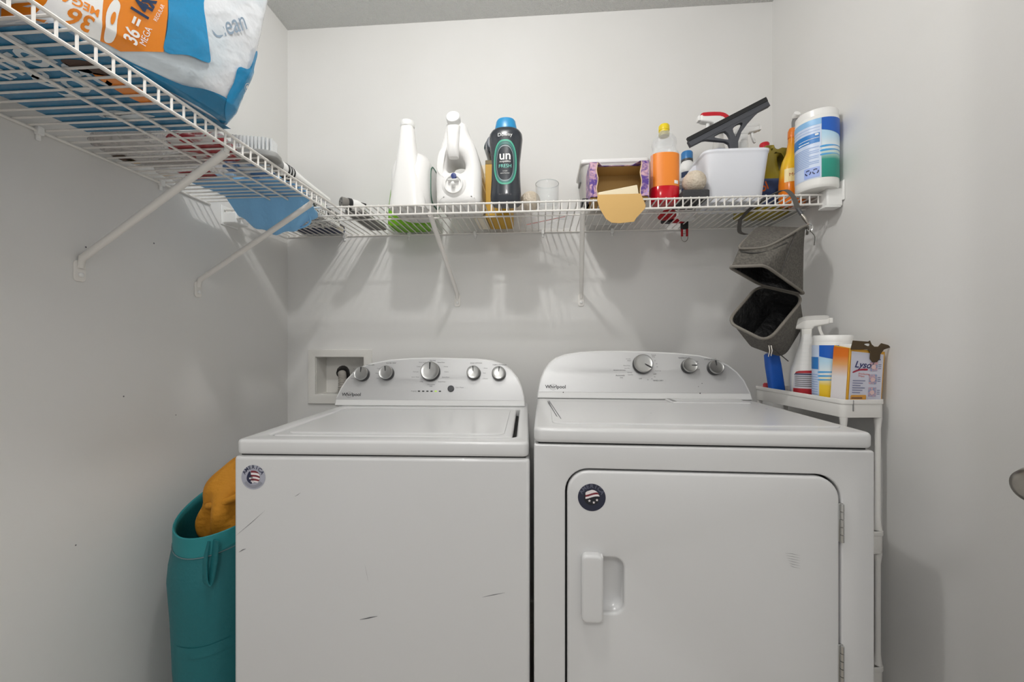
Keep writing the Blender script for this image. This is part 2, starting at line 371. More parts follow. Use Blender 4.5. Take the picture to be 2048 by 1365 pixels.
def sticker(parent, x, z, r, dark, fm):
    base = decal('sticker', [circ(x, z, r, 40)], fm, mat('sticker_navy', '23263a', .3) if dark else mat('sticker_silver', 'b3b5c2', .25, metal=.3), parent)
    lab(base, 'round AMERICA flag sticker')
    up = lambda a, b: Vector(fm(a, b))+Vector((0, -.0003, 0)); up2 = lambda a, b: Vector(fm(a, b))+Vector((0, -.0006, 0))
    fg = mat('sticker_ink_dark', '14161f', .4) if dark else mat('sticker_ink_navy', '1b2140', .4)
    ms = []; w = 'AMERICA'
    for i, ch in enumerate(w):
        a = R(62-(i-.0)*124/6) if not dark else R(62-i*124/6)
        a = -a; rr = r*.70
        ms.append(text2d(ch, r*.40, x+rr*math.sin(a), z+rr*math.cos(a), -math.degrees(a), 'CENTER', fat=r*.008))
    decal('lettering', ms, up, mat('sticker_letter_grey', '5c5f70', .4) if dark else fg, base)
    ri = r*.57
    WH = mat('sticker_white', 'e8e2e2', .4); RD = mat('sticker_red', '7a2430', .4)
    if dark: decal('flag_field', [circ(x, z, ri)], up, fg, base)
    def wave(o0, o1, x0, x1, m):
        top = []; bot = []
        for i in range(13):
            q = x0+(x1-x0)*i/12; wv = .10*math.sin(q*2.4+.4)+(.12*q if dark else -.22*q)
            lim = math.sqrt(max(0, 1-q*q))*.98
            top.append((x+q*ri, z+max(-lim, min(lim, o1+wv))*ri)); bot.append((x+q*ri, z+max(-lim, min(lim, o0+wv))*ri))
        decal('flag_stripe', [top+bot[::-1]], up2, m, base)
    if dark:
        for o0, o1, m in ((.50, .95, WH), (.25, .50, RD), (.0, .25, WH)): wave(o0, o1, -.8, .97, m)
    else:
        for o0, o1, m in ((.62, .9, RD), (.32, .62, WH), (.05, .32, RD), (-.22, .05, WH), (-.5, -.22, RD), (-.72, -.5, WH)): wave(o0, o1, -.35, .97, m)
        decal('flag_field', [smoothp([(x-ri*.95, z), (x-ri*.55, z+ri*.85), (x-ri*.25, z+ri*.3), (x+ri*.05, z-ri*.2), (x+ri*.1, z-ri*.6), (x-ri*.3, z-ri*.95), (x-ri*.8, z-ri*.6)])], up2, fg, base)
    stars = ((-.3, -.42), (.25, -.62), (.65, -.3)) if dark else ((-.45, -.15), (-.05, -.72))
    for sx, sz in stars:
        pts = [(x+(sx+.2*(1 if k % 2 == 0 else .42)*math.sin(PI*k/5))*ri, z+(sz+.2*(1 if k % 2 == 0 else .42)*math.cos(PI*k/5))*ri) for k in range(10)]
        decal('star', [pts], lambda a, b: Vector(fm(a, b))+Vector((0, -.0009, 0)), WH, base)
    if not dark:
        for k in range(3):
            rr = r*(.88-.09*k); A = [(x+rr*math.sin(R(q)), z+rr*math.cos(R(q))) for q in range(120, 250, 10)]
            B = [(x+(rr-r*.03)*math.sin(R(q)), z+(rr-r*.03)*math.cos(R(q))) for q in range(120, 250, 10)]
            decal('small_print', [A+B[::-1]], up, INKL, base)
def logo(parent, x, z, w, fm):
    h = w*.245
    ms = [text2d('Whirlpool', h, x, z, 0, sx=w/(h*4.05), fat=h*.018)]
    o = decal('lettering', ms, fm, INK, parent)
    arc = [(x+w*(.40+.18*math.cos(q)), z+h*(.25+.62*math.sin(q))) for q in [R(a) for a in range(20, 331, 12)]]
    ins = [(x+w*(.40+.172*math.cos(q)), z+h*(.25+.575*math.sin(q))) for q in [R(a) for a in range(20, 331, 12)]]
    decal('logo_swirl', [arc+ins[::-1]], fm, INK, o)

WR = (-.3686, .896, 0); WROT = R(1.9)
wm = thing('washing_machine', 'white top-loading washing machine with five console knobs, standing left of the dryer', 'washing machine', WR, WROT)
wz = ZC-.222                                    # deck height
MB().box(-.3455, .3445, 0, .64, .02, wz-.0375).build('cabinet', ENAMEL, wm, bevel=.008, seg=3)
MB().box(-.335, .335, .012, .63, wz-.06, wz-.03).build('gap_seal', DARKGAP, wm, smooth=0)
# top deck with a rounded opening for the lid
LX0, LX1, LY0, LY1 = -.300, .312, .05, .487
plate('top_deck', [rrect(-.3425, .3425, .0, .62, .016), rrect(LX0, LX1, LY0, LY1, .02)], .034, .007, ENAMEL, wm, Matrix.Translation((0, 0, wz-.017)))
MB().box(LX0-.004, LX1+.004, LY0-.004, LY1+.004, wz-.03, wz-.026).build('lid_well', DARKGAP, wm, smooth=0)
lid = plate('lid', [rrect(LX0+.006, LX1-.010, LY0+.005, LY1-.004, .016)], .022, .006, ENAMEL, wm, Matrix.Translation((0, 0, wz-.0125)))
plate('lid_panel', [rrect(LX0+.03, LX1-.03, LY0+.03, LY1-.03, .02)], .004, .002, ENAMEL, lid, Matrix.Translation((0, 0, wz-.0012)))
for sx in (-.3, .3):
    for sy in (.06, .58): MB().lathe([(.02, 0), (.022, .02)], 14, c=(sx, sy, 0)).build('foot', BLACK, wm)
WOUT = [(-.362, -.001), (-.359, .032), (-.347, .065), (-.3307, .0968), (-.308, .125), (-.280, .1455), (-.2385, .160), (-.174, .173), (-.0987, .179), (-.012, .181), (.07, .1795), (.154, .1775), (.210, .171), (.253, .156), (.2827, .134), (.305, .1045), (.3196, .0714), (.3287, .035), (.332, -.001)]
TILT = math.atan(.3)
def console(root, out, y0, z0, dx, knobs, back):
    P = [(x+dx, z) for x, z in out]
    Mc = Matrix.Translation((0, y0, z0)) @ Matrix.Rotation(R(90)-TILT, 4, 'X')
    hull = []                                  # housing: outline at the face swept back to a vertical rear
    for d, sc in ((0, 1), (.10, .985)):
        hull.append([(Mc @ Vector((x*sc, z if d == 0 else z*.93, 0)))+Vector((0, d, 0)) for x, z in P])
    MB().loft(hull).build('console_housing', ENAMEL2, root, bevel=.004, seg=3)
    fm = lambda x, z, off=.0012: Mc @ Vector((x+dx, z, off))
    zb = .0215
    inner = []
    cx = sum(p[0] for p in out)/len(out)
    for x, z in out: inner.append((cx+(x-cx)*.983, z*.967))
    inner = [(x, max(z, zb)) for x, z in inner if z > .01]
    x0 = inner[0][0]-.006; inner = [(x0, zb)]+[p for p in inner if p[1] > zb]+[(inner[-1][0]+.003, zb)]
    decal('fascia', [inner], lambda x, z: fm(x, z, .0008), SILVER, root)
    MB().box(min(p[0] for p in P)+.004, max(p[0] for p in P)-.004, y0+.004, y0+.08, z0-.002, z0+.004).build('console_gap', DARKGAP, root, smooth=0)
    for kx, kz, kr, ka in knobs: appliance_knob(root, kx, kz, kr, TILT, y0, z0, ka, lambda a, b: Mc @ Vector((a+dx, b, .001)))
    return fm
fw = console(wm, WOUT, .518, wz+.0015, .0, [(-.2692, .1148, .0265, 0), (-.1778, .119, .0265, 8), (-.016, .1255, .0352, 0), (.1434, .1207, .0252, 5), (.2353, .1188, .0252, -5)], .1)
logo(wm, -.338, .035, .068, fw)
tx = []
def lb(s, x, z, h=.0062, ax='CENTER'): tx.append(text2d(s, h, x, z, 0, ax))
lb('LOAD SIZE', -.245, .149); lb('WATER TEMP', -.168, .1565); lb('Normal', -.012, .1665, .007); lb('SOAK OPTIONS', .150, .157); lb('FABRIC SOFTENER', .237, .1505)
tx2 = []
def lc(s, x, z, h=.0056, ax='RIGHT'): tx2.append(text2d(s, h, x, z, 0, ax))
for s, z in (('Bulky', .134), ('Small', .118), ('Auto', .098)): lc(s, -.300 if z < .13 else -.296, z)
for s, z in (('Cool', .136), ('Warm', .118), ('Hot', .099)): lc(s, -.208, z)
for s, x, z in (('Bulky Items', -.037, .160), ('Casual', -.056, .144), ('Delicates', -.062, .124), ('Quick Wash', -.058, .104), ('Drain', -.042, .087)): lc(s, x, z)
for s, x, z in (('Heavy Duty', .006, .160), ('Whites', .03, .144), ('Colors', .034, .124), ('Rinse & Spin', .026, .104), ('Drain & Spin', .012, .087)): lc(s, x, z, .0056, 'LEFT')
for s, z in (('1 Rinse', .138), ('Soak', .12), ('2 Rinses', .099)): lc(s, .176, z, .0056, 'LEFT')
lc('Start / Pause', .079, .066, .0056, 'LEFT'); lc('Progress', -.064, .052, .0056)
lc('Clean Washer', -.012, .077, .005, 'CENTER'); tx.append(text2d('OFF', .006, -.012, .0695, 0, 'CENTER'))
decal('lettering', tx, fw, INK, wm); decal('lettering', tx2, fw, INKL, wm)
LEDG = mat('lit_indicator', 'b8e04a', .4, emit=.3)
for i in range(6):
    x = -.0545+i*.0153
    decal('indicator_light', [rrect(x-.0042, x+.0042, .0515, .0555, .0015)], lambda a, b: fw(a, b, .0014), LEDG if i == 4 else BLACK, wm)
Mb = Matrix.Translation(fw(.0617, .063, .0005)) @ Matrix.Rotation(R(90)-TILT, 4, 'X')
bt = MB().lathe([(.0118, 0), (.0118, .004), (.0095, .006), (0, .0062)], 24).mesh('start_button'); bt.transform(Mb); link('start_button', bt, GREYD, wm)
fwf = lambda x, z: Vector((x, -.0006, z))
sticker(wm, -.2984, ZC-.3085, .0285, False, fwf)
for p, w in (([(-.3403, -.4455), (-.305, -.416), (-.2709, -.386)], .0012), ([(-.333, -.484), (-.3245, -.4785), (-.3163, -.4754)], .0025), ([(-.0349, -.507), (-.031, -.526), (-.0267, -.547)], .002),
             ([(-.0466, -.6337), (-.025, -.629), (-.0057, -.6246)], .003), ([(.2368, -.575), (.262, -.569), (.2881, -.5636)], .0015), ([(-.20, -.352), (-.193, -.348), (-.186, -.343)], .0015)):
    scratch(wm, [(x, z+ZC) for x, z in p], w, fwf)

# ------------------------------------------------------------ dryer
DRR = (.345, .9005, 0); DROT = R(-.4)
dm = thing('dryer', 'white front-loading dryer with three console knobs, standing right of the washing machine', 'dryer', DRR, DROT)
dz = ZC-.187
MB().box(-.360, .360, .028, .66, .02, dz-.036).build('cabinet', ENAMEL, dm, bevel=.004)
MB().box(-.35, .35, .012, .63, dz-.06, dz-.03).build('gap_seal', DARKGAP, dm, smooth=0)
plate('top_deck', [rrect(-.3605, .3605, -.001, .64, .018)], .034, .009, ENAMEL, dm, Matrix.Translation((0, 0, dz-.017)))
plate('top_panel', [rrect(-.318, .335, .05, .42, .02)], .004, .0018, ENAMEL, dm, Matrix.Translation((0, 0, dz+.0005)))
ls = plate('lint_screen_lid', [rrect(.07, .31, .40, .486, .008)], .008, .003, ENAMEL, dm, Matrix.Translation((0, 0, dz+.002)))
MB().box(.075, .085, .41, .478, dz+.0055, dz+.0065).build('lid_groove', GREYM, ls)
DZ0, DZ1 = ZC-1.0, ZC-.281
hole = rrect(-.290, .293, DZ0-.004, DZ1+.004, .052, 8)
plate('front_panel', [rrect(-.360, .360, .02, dz-.0375, .006), hole], .024, .004, ENAMEL, dm, XZat(.012))
MB().box(-.31, .31, .0245, .0275, DZ0-.02, DZ1+.02).build('door_recess', DARKGAP, dm, smooth=0)
cup = rrect(-.236, -.162, ZC-.594, ZC-.472, .022, 7)
door = plate('dryer_door', [rrect(-.2855, .2875, DZ0, DZ1, .048, 8), cup], .026, .006, ENAMEL, dm, XZat(.009))
# scooped finger cup behind the pull
rings = []
for k, (sc, y) in enumerate(((1.03, .0), (1.0, .006), (.9, .015), (.7, .02), (.35, .0215))):
    rings.append([(-.199+(x+.199)*sc, y, (ZC-.533)+(z-(ZC-.533))*sc) for x, z in cup])
MB().loft(rings, (False, True)).build('finger_cup', ENAMEL, door, smooth=80)
plate('door_handle', [rrect(-.2555, -.2085, ZC-.609, ZC-.460, .0125)], .022, .006, ENAMEL, door, XZat(-.010))
MB().box(-.214, -.2085, -.018, -.003, ZC-.606, ZC-.463).build('handle_lip', ENAMEL, door, bevel=.001)
for z1, z0 in ((ZC-.337, ZC-.419), (ZC-.637, ZC-.719)):
    h = MB().box(.2865, .296, -.0022, .003, z0, z1).build('hinge', CHROME, dm, bevel=.001)
    for k in range(5):
        a = z0+(z1-z0)*k/5
        MB().lathe([(.0036, a+.0008), (.0036, a+(z1-z0)/5-.0008)], 12, c=(.2915, -.0045, 0)).build('hinge_knuckle', CHROME, h)
for sx in (-.32, .32):
    for sy in (.06, .6): MB().lathe([(.02, 0), (.022, .02)], 14, c=(sx, sy, 0)).build('foot', BLACK, dm)
DOUT = [(-.3615, -.001), (-.356, .0396), (-.349, .07), (-.3366, .1008), (-.3188, .1264), (-.294, .1467), (-.262, .158), (-.2084, .1673), (-.138, .171), (-.05, .1712), (.036, .1686), (.121, .164), (.205, .1553), (.2537, .1428), (.293, .1234), (.3224, .097), (.3427, .066), (.3552, .0285), (.3605, -.001)]
fd = console(dm, DOUT, .492, dz+.002, 0, [(.0049, .120, .0335, -122), (.1601, .1135, .0252, -90), (.2463, .1085, .0252, 5)], .1)
logo(dm, -.332, .034, .069, fd)
tx = []; tx2 = []
lb('TEMPERATURE', .150, .1425); lb('CYCLE SIGNAL', .238, .138); lb('Automatic', -.072, .079, .0075); lb('Dry', -.068, .0715, .0065)
lb('SENSOR DRYING', -.074, .098, .0055); lb('OFF', -.004, .068); lb('OFF', .046, .0845); lb('TIMED DRY', .055, .0615, .007); lb('Timed', .046, .153, .006); lb('Dry', .046, .147, .006)
for s, x, z in (('Wrinkle', -.033, .139), ('Shield', -.033, .133), ('Heavy Duty', -.036, .115), ('Very Dry', -.038, .105), ('Normal', -.032, .09), ('Less Dry', -.028, .0825)): lc(s, x, z, .005)
for s, x, z in (('70', .047, .133), ('60', .052, .122), ('50', .053, .111), ('Touch Up', .047, .097), ('40', .042, .075), ('30', .032, .068), ('20', .018, .065), ('Air', .192, .123), ('Low', .190, .103), ('High', .187, .131), ('On', .28, .115)): lc(s, x, z, .005, 'LEFT')
decal('lettering', tx, fd, INK, dm); decal('lettering', tx2, fd, INKL, dm)
fdf = lambda x, z: Vector((x, -.0046, z))
sticker(door, -.2318, ZC-.3389, .0305, True, fdf)
for k in range(6): scratch(door, [(.176+.002*k, ZC-.446-.005*k), (.192, ZC-.447-.0055*k), (.207, ZC-.450-.0055*k)], .0006, fdf)
for x, y, r in ((-.29, .23, .002), (-.05, .2, .002), (.30, .30, .003), (.10, .12, .0015)):
    decal('scuff', [circ(x, y, r, 8)], lambda a, b: Vector((a, b, dz+.0027)), INKL, dm)
for x0, y0, x1, y1 in ((-.326, .41, -.305, .13), (-.322, .42, -.296, .10)):
    decal('scuff', [[(x0, y0), (x0+.003, y0), (x1+.002, y1), (x1, y1)]], lambda a, b: Vector((a, b, dz+.0028)), INKL, dm)
for x, z, r in ((.19, .021, .0022), (-.27, .02, .002), (.20, .055, .0014), (.187, .044, .0012)):
    decal('scuff', [circ(x, z, r, 8)], lambda a, b: fd(a, b, .0016), INK, dm)

# ------------------------------------------------------------ things on the back shelf
B0 = DT+.0006
# tapered white jug
t = thing('detergent_jug', 'white jug with a long tapering neck beside the second white jug', 'jug', (-.457, 1.41, B0))
Body([(0, .064, .085, 0, .02), (.006, .070, .092, 0, .02), (.06, .074, .096, 0, .02), (.14, .072, .094, .0, .02), (.175, .064, .085, .002, .024), (.200, .048, .07, .004, .03), (.212, .02, .04, .005, .035)], 3).build('body', WPLAST2, t)
Body([(0.001, .066, .036, -.002, -.046), (.02, .064, .036, -.002, -.047), (.08, .053, .034, -.003, -.047), (.15, .041, .032, -.004, -.047), (.22, .030, .027, -.005, -.046), (.278, .0235, .0225, -.006, -.045), (.287, .0215, .021, -.006, -.045)], 2.6).build('neck', WPLAST2, t)
MB().lathe([(.0235, .286), (.0245, .289), (.0245, .302), (.022, .306), (0, .3065)], 32, c=(-.006, -.045, 0)).build('cap', WPLAST, t)
plate('label', [rrect(-.03, .085, .035, .16, .035)], .004, .001, WPLAST, t, Matrix.Translation((.0725, 0, 0)) @ YZ)
plate('label_border', [rrect(-.036, .091, .029, .166, .04), rrect(-.031, .086, .034, .161, .036)], .0025, .001, mat('green_label', '2f6a54', .4), t, Matrix.Translation((.0738, 0, 0)) @ YZ)
MB().lathe([(.006, .19), (.008, .212), (.005, .222), (0, .224)], 14, c=(.036, .05, 0)).build('vent_nub', WPLAST2, t)

# white jug with loop handle and tap
t = thing('detergent_jug', 'white dispenser jug with loop handle and push tap facing forward', 'jug', (-.278, 1.40, B0))
JO = smoothp([(-.068, .004), (0, 0), (.068, .004), (.077, .05), (.076, .13), (.060, .195), (.036, .245), (.023, .280), (-.012, .292), (-.042, .280), (-.052, .245), (-.066, .195), (-.077, .13), (-.077, .05)], 5)
HO = smoothp([(-.032, .172), (.004, .172), (.022, .142), (.016, .118), (-.012, .112), (-.038, .120), (-.041, .142)], 4)
plate('body', [JO, HO], .15, .028, WPLAST2, t, XZat(0), smooth=60, res=5)
Body([(.158, .0165, .012, -.013, -.072), (.168, .018, .016, -.013, -.076), (.20, .019, .018, -.0135, -.078), (.235, .0215, .02, -.0135, -.074), (.262, .024, .022, -.0135, -.066)], 3).build('handle', WPLAST2, t)
Mcap = Matrix.Translation((-.0135, -.068, .284)) @ Matrix.Rotation(R(72), 4, 'X')
c = MB().lathe([(.021, -.02), (.0225, 0), (.0235, .004), (.0235, .018), (.0215, .0205), (0, .021)], 36).mesh('cap'); c.transform(Mcap); link('cap', c, WPLAST, t)
sp = MB().lathe([(.042, 0), (.037, .004), (.033, .006), (.031, .012), (.027, .012), (.025, .006), (0, .005)], 36, M=AX_Y, c=(-.012, -.0745, .066)).build('spout_ring', WPLAST2, t)
MB().box(-.030, .006, -.094, -.078, .075, .080).build('tap_lever', WPLAST, sp, bevel=.002)
MB().lathe([(.0075, 0), (.0065, .02), (.004, .022)], 16, M=AX_Y, c=(-.012, -.078, .063)).build('tap', WPLAST, sp)
MB().lathe([(.0095, 0), (.009, .008), (0, .009)], 18, M=AX_Y, c=(-.0105, -.081, .092)).build('tap_button', mat('navy_plastic', '2a3a78', .4), sp)
plate('label', [rrect(-.04, .05, .03, .11, .02)], .003, .001, mat('tan_side_shade', 'b9a98c', .5), t, Matrix.Translation((.0765, 0, 0)) @ YZ)  # shading on the jug's right side, painted as a tan patch without print

# scent booster bottles
NAVY = mat('dark_bottle', '2c3138', .22, coat=.3); CAPB = mat('blue_cap', '2b8cc0', .32)
SEC = [(0, .046, .029), (.006, .051, .034), (.03, .052, .036), (.09, .0485, .034), (.14, .0475, .033), (.19, .053, .036), (.220, .0565, .038), (.236, .055, .037), (.247, .048, .033), (.251, .042, .030)]
t = thing('scent_booster_bottle', 'dark scent booster bottle with blue cap and FRESH label, standing upright', 'bottle', (-.117, 1.348, B0))
bd = Body(SEC, 2.3, 48); bd.build('body', NAVY, t)
Body([(.250, .0375, .029), (.256, .0375, .029), (.281, .0325, .0265), (.286, .029, .024), (.287, .02, .016)], 2.2).build('cap', CAPB, t)
f1 = bd.front(.0007); f2 = bd.front(.0018)
def oval(hx, z0, z1, n=48): return [(hx*math.copysign(abs(math.cos(a))**.75, math.cos(a)), (z0+z1)/2+(z1-z0)/2*math.copysign(abs(math.sin(a))**.85, math.sin(a))) for a in [2*PI*i/n for i in range(n)]]
decal('label', [[oval(.038, .058, .206), oval(.034, .064, .200)]], f1, mat('teal_glow', '4fae93', .35), t, .006)
decal('label', [[oval(.0335, .065, .199), oval(.030, .07, .190)]], f1, mat('grey_teal', '3f7470', .35), t, .006)
decal('label', [[oval(.029, .07, .188), oval(.0275, .073, .184)]], f1, mat('pale_grey_print', '8f9a9e', .35), t, .006)
decal('lettering', [text2d('Downy', .0165, 0, .2155, 0, 'CENTER'), text2d('un', .040, 0, .141, 0, 'CENTER', fat=.0006), text2d('stopables', .010, 0, .132, 0, 'CENTER'), text2d('in-wash', .005, 0, .101, 0, 'CENTER'), text2d('scent booster', .0055, 0, .094, 0, 'CENTER')], f2, WHITEPAPER, t, .004)
decal('lettering', [text2d('FRESH', .0165, 0, .114, 0, 'CENTER', sx=.95)], f2, mat('mint_print', '7fd8c8', .4), t, .004)
decal('lettering', [text2d('26.5 OZ (752 g)', .0065, 0, .024, 0, 'CENTER')], f2, INKL, t, .004)
t = thing('scent_booster_bottle', 'second dark bottle with blue top lying behind the upright scent booster', 'bottle', (-.158, 1.42, B0+.248), rot=(R(90), 0, 0))
Body([(-.14, .046, .042), (-.10, .047, .043), (-.03, .045, .041), (-.012, .040, .036)], 2.1).build('body', NAVY, t)
Body([(-.013, .036, .032), (.008, .034, .03), (.012, .03, .026)], 2.1).build('cap', mat('slate_cap', '565d68', .4), t)
decal('label', [[(-.05, -.1), (.0, -.1), (.0, -.03), (-.05, -.03)]], lambda u, z: (.0478*math.sin(u/.046-.5), .0438*math.cos(u/.046-.5), z), mat('pale_blue_print', '7fb6cc', .4), t, .008)

# yellow carton and cream carton behind
YEL = mat('golden_carton', 'c99a16', .5)
t = thing('cleaner_carton', 'golden yellow carton standing behind the dark scent booster bottle', 'box', (-.155, 1.535, B0))
MB().box(-.046, .046, -.088, .085, 0, .202).build('carton', YEL, t, bevel=.002)
MB().box(-.046, .046, -.0885, .085, .186, .2025).build('end_flap', mat('dark_gold', '6e5a1e', .5), t, bevel=.002)
t = thing('cleaner_carton', 'plain cream carton between the white dispenser jug and the yellow carton', 'box', (-.226, 1.55, B0))
MB().box(-.022, .022, -.07, .07, 0, .20).build('carton', mat('cream_carton', 'ece3cf', .6), t, bevel=.002)
MB().box(-.0225, .0225, -.0705, .0705, .16, .168).build('band', mat('cream_band', 'd9caa8', .6), t)

# green packet behind the first jug
GRN = mat('green_film', '79b81c', .35)
t = thing('green_packet', 'bright green and blue packet behind the tapered jug', 'packet', (-.528, 1.589, B0))
pk_ = Body([(0, .078, .05), (.006, .081, .053), (.08, .079, .05), (.15, .074, .035), (.185, .07, .01), (.192, .07, .003)], 5); pk_.build('film', GRN, t)
decal('print', [[(-.07, .06), (-.02, .055), (-.03, .15), (-.068, .16)]], pk_.front(.001), mat('packet_blue', '2f86c0', .4), t)
# grey microfibre pad and dark strap near the corner
t = thing('grey_pad', 'flat grey fabric pad at the shelf corner', 'pad', (-.665, 1.48, B0))
plate('pad', [rrect(-.036, .036, -.10, .13, .015)], .014, .004, mat('grey_microfibre', '8f8d8a', .9, bump=(300, .6, .003)), t, Matrix.Translation((0, 0, .008)))
plate('pad_pocket', [rrect(-.032, .032, .06, .122, .01)], .004, .001, mat('pad_pocket', '777573', .9), t, Matrix.Translation((0, 0, .017)))
# patterned box and navy book in the corner
t = thing('gift_box', 'white box with black scroll pattern in the shelf corner', 'box', (-.888, 1.452, B0))
MB().box(-.095, .085, -.125, .10, 0, .05).build('box_base', vor_mat('damask', 'f0efec', '3a3a3c', 55, .50, .56, .5), t, bevel=.002)
MB().box(-.097, .087, -.127, .102, .032, .054).build('box_lid', MATS['damask'], t, bevel=.002)
t = thing('notebook', 'navy covered notebook lying by the corner behind the patterned box', 'book', (-.90, 1.60, B0))
MB().box(-.1, .075, -.043, .035, 0, .003).box(-.1, .075, -.043, .035, .025, .028).box(-.1, .075, .032, .035, .003, .025).build('cover', mat('navy_cover', '2b3350', .4), t, bevel=.0008)
MB().box(-.097, .072, -.04, .031, .003, .025).build('pages', mat('page_edge', 'cfc5b4', .8), t)

# wool balls
WOOL = mat('wool', 'd9cdbb', .95, bump=(160, .9, .006), var=('cbbda8', 40, .4, .65))
def wool_ball(label, loc, r):
    me = bpy.data.meshes.new('wool_ball'); bm = bmesh.new(); bmesh.ops.create_icosphere(bm, subdivisions=4, radius=r)
    for v in bm.verts: v.co *= 1+random.uniform(-.008, .008); v.co.z *= .97
    bm.to_mesh(me); bm.free(); o = link('dryer_ball', me, WOOL, smooth=80); o.location = loc; tag(o, label, 'ball', 'wool dryer balls')
wool_ball('beige wool dryer ball half hidden beside the dark scent booster bottle', (-.036, 1.408, B0+.034), .035)
wool_ball('beige wool dryer ball in front of the white bin', (.502, 1.350, B0+.027+.0355), .0366)
t = thing('scrub_sponge', 'dark grey scrub pad under the wool ball by the white bin', 'pad', (.499, 1.375, B0))
plate('pad', [rrect(-.045, .04, -.06, .06, .008)], .026, .004, mat('charcoal_pad', '3e3e40', .9, bump=(200, .8, .004)), t, Matrix.Translation((0, 0, .0132)))
# tumbler
t = thing('glass_tumbler', 'small clear glass tumbler next to the wool ball', 'glass', (.0225, 1.385, B0))
MB().lathe([(.0, .004), (.034, .004), (.036, .0), (.0385, .002), (.0405, .085), (.0395, .0855), (.0385, .084), (.036, .012), (0, .011)], 44).build('glass', GLASS, t, smooth=60)
MB().lathe([(.0383, .0835), (.0397, .086), (.0407, .0835)], 44, cap=(False, False)).build('rim', mat('glass_rim', 'dfe3e3', .1, alpha=.6), t)
# clear zip bag with red line
t = thing('zip_bag', 'clear plastic zip bag with red stripe lying behind the tumbler', 'bag', (.03, 1.53, B0))
vs = []; fs = []; nx, ny = 14, 12
for j in range(ny+1):
    for i in range(nx+1):
        x = -.105+.2*i/nx; y = -.10+.205*j/ny
        e = min(i, nx-i, j, ny-j); vs.append((x+random.uniform(-.003, .003), y+random.uniform(-.003, .003), .002+(random.uniform(.0, .03) if e > 0 else random.uniform(0, .004))))
for j in range(ny):
    for i in range(nx): a = j*(nx+1)+i; fs.append((a, a+1, a+nx+2, a+nx+1))
MB().add(vs, fs).build('film', mat('bag_film', 'dfe3ea', .15, alpha=.3), t, subsurf=1, smooth=180)
MB().add([(-.085, .045, .0012), (.06, -.045, .0012), (.06, -.053, .0012), (-.085, .037, .0012)], [(0, 1, 2, 3)]).build('seal_strip', mat('red_seal', 'd8706c', .4), t)

# clear bin with white lid behind the lavender carton
t = thing('storage_bin', 'clear plastic bin with white lid behind the lavender dryer sheet box', 'bin', (.262, 1.525, B0))
Body([(0, .098, .072), (.004, .100, .074), (.165, .116, .088), (.172, .118, .09)], 8, 48).build('bin', CLEAR2, t, cap=(True, False), solid=.002)
plate('lid', [rrect(-.121, .121, -.093, .093, .015)], .016, .005, WPLAST, t, Matrix.Translation((0, 0, .180)))
MB().box(-.118, -.108, -.03, .03, .13, .165).build('latch', GREYM, t, bevel=.002)
tag(MB().box(-.014, .016, -.03, .03, 0, .02).build('clip', BLACK, bevel=.004), 'small black clip beside the clear bin at the brace', 'clip').location = (.152, 1.38, B0)

# lavender dryer sheet carton, open toward the viewer
KRAFT = mat('kraft_inside', 'b08d55', .8); LAV = vor_mat('lavender_print', '54358c', 'd8aeb4', 38, .42, .62, .45, 'a98ed0')
t = thing('dryer_sheet_box', 'open lavender printed dryer sheet box with its flap hanging over the shelf edge', 'box', (.2512, 1.305, B0))
W_, H_, D_ = .0925, .118, .105; th = .0016
for s in (-1, 1):
    MB().box(s*W_-th/2, s*W_+th/2, 0, D_, 0, H_).build('side_panel', LAV, t)
    # printed frame left and right of the torn opening, wavy inner edge
    e = [(s*W_, .006), (s*W_, H_)]+[(s*(.0705+.0025*math.sin(k*1.3+s)), H_-k*(H_-.006)/9) for k in range(10)]
    plate('front_frame', [e], .0018, .0003, LAV, t, XZat(.001))
    e2 = [(s*(.0705+.0025*math.sin(k*1.3+s)), H_-k*(H_-.006)/9) for k in range(10)]
    plate('torn_edge', [e2+[(x-s*.0028, z) for x, z in e2[::-1]]], .0016, .0003, mat('torn_card', 'dcc4a0', .9), t, XZat(.0012))
MB().box(-W_, W_, 0, D_, 0, th).build('bottom_panel', KRAFT, t)
MB().box(-W_, W_, D_-th, D_, 0, H_).build('back_panel', KRAFT, t)
for s in (-1, 1): MB().box(s*W_-s*.0030-.0003, s*W_-s*.0030+.0003, .003, D_-.002, th, H_-th).build('inner_lining', KRAFT, t)
plate('top_panel', [[(-W_, 0), (-.066, 0), (-.050, .028), (.048, .030), (.066, 0), (W_, 0), (W_, D_), (-W_, D_)]], .0016, .0003, LAV, t, Matrix.Translation((0, 0, H_)))
MB().box(-W_+.004, W_-.004, .034, D_-.002, H_-.0026, H_-.0014).build('inner_lining', KRAFT, t)
fl = [(-.069, .008), (-.071, -.008), (-.064, -.036), (-.044, -.072), (-.026, -.085), (.0, -.087), (.044, -.083), (.052, -.07), (.078, -.042), (.081, -.030), (.066, .008)]
plate('hanging_flap', [fl], .0016, .0004, mat('kraft_flap', 'd2ab6b', .8), t, Matrix.Translation((0, -.0085, .002)) @ Matrix.Rotation(R(-4), 4, 'X') @ XZ)
MB().hexa([(-.066, .006, .003), (.066, .006, .003), (.064, .095, .003), (-.064, .095, .003), (-.066, .004, .022), (.060, .010, .046), (.06, .095, .05), (-.064, .095, .03)]).build('dryer_sheets', mat('cream_sheets', 'efe2c4', .85), t, bevel=.002)

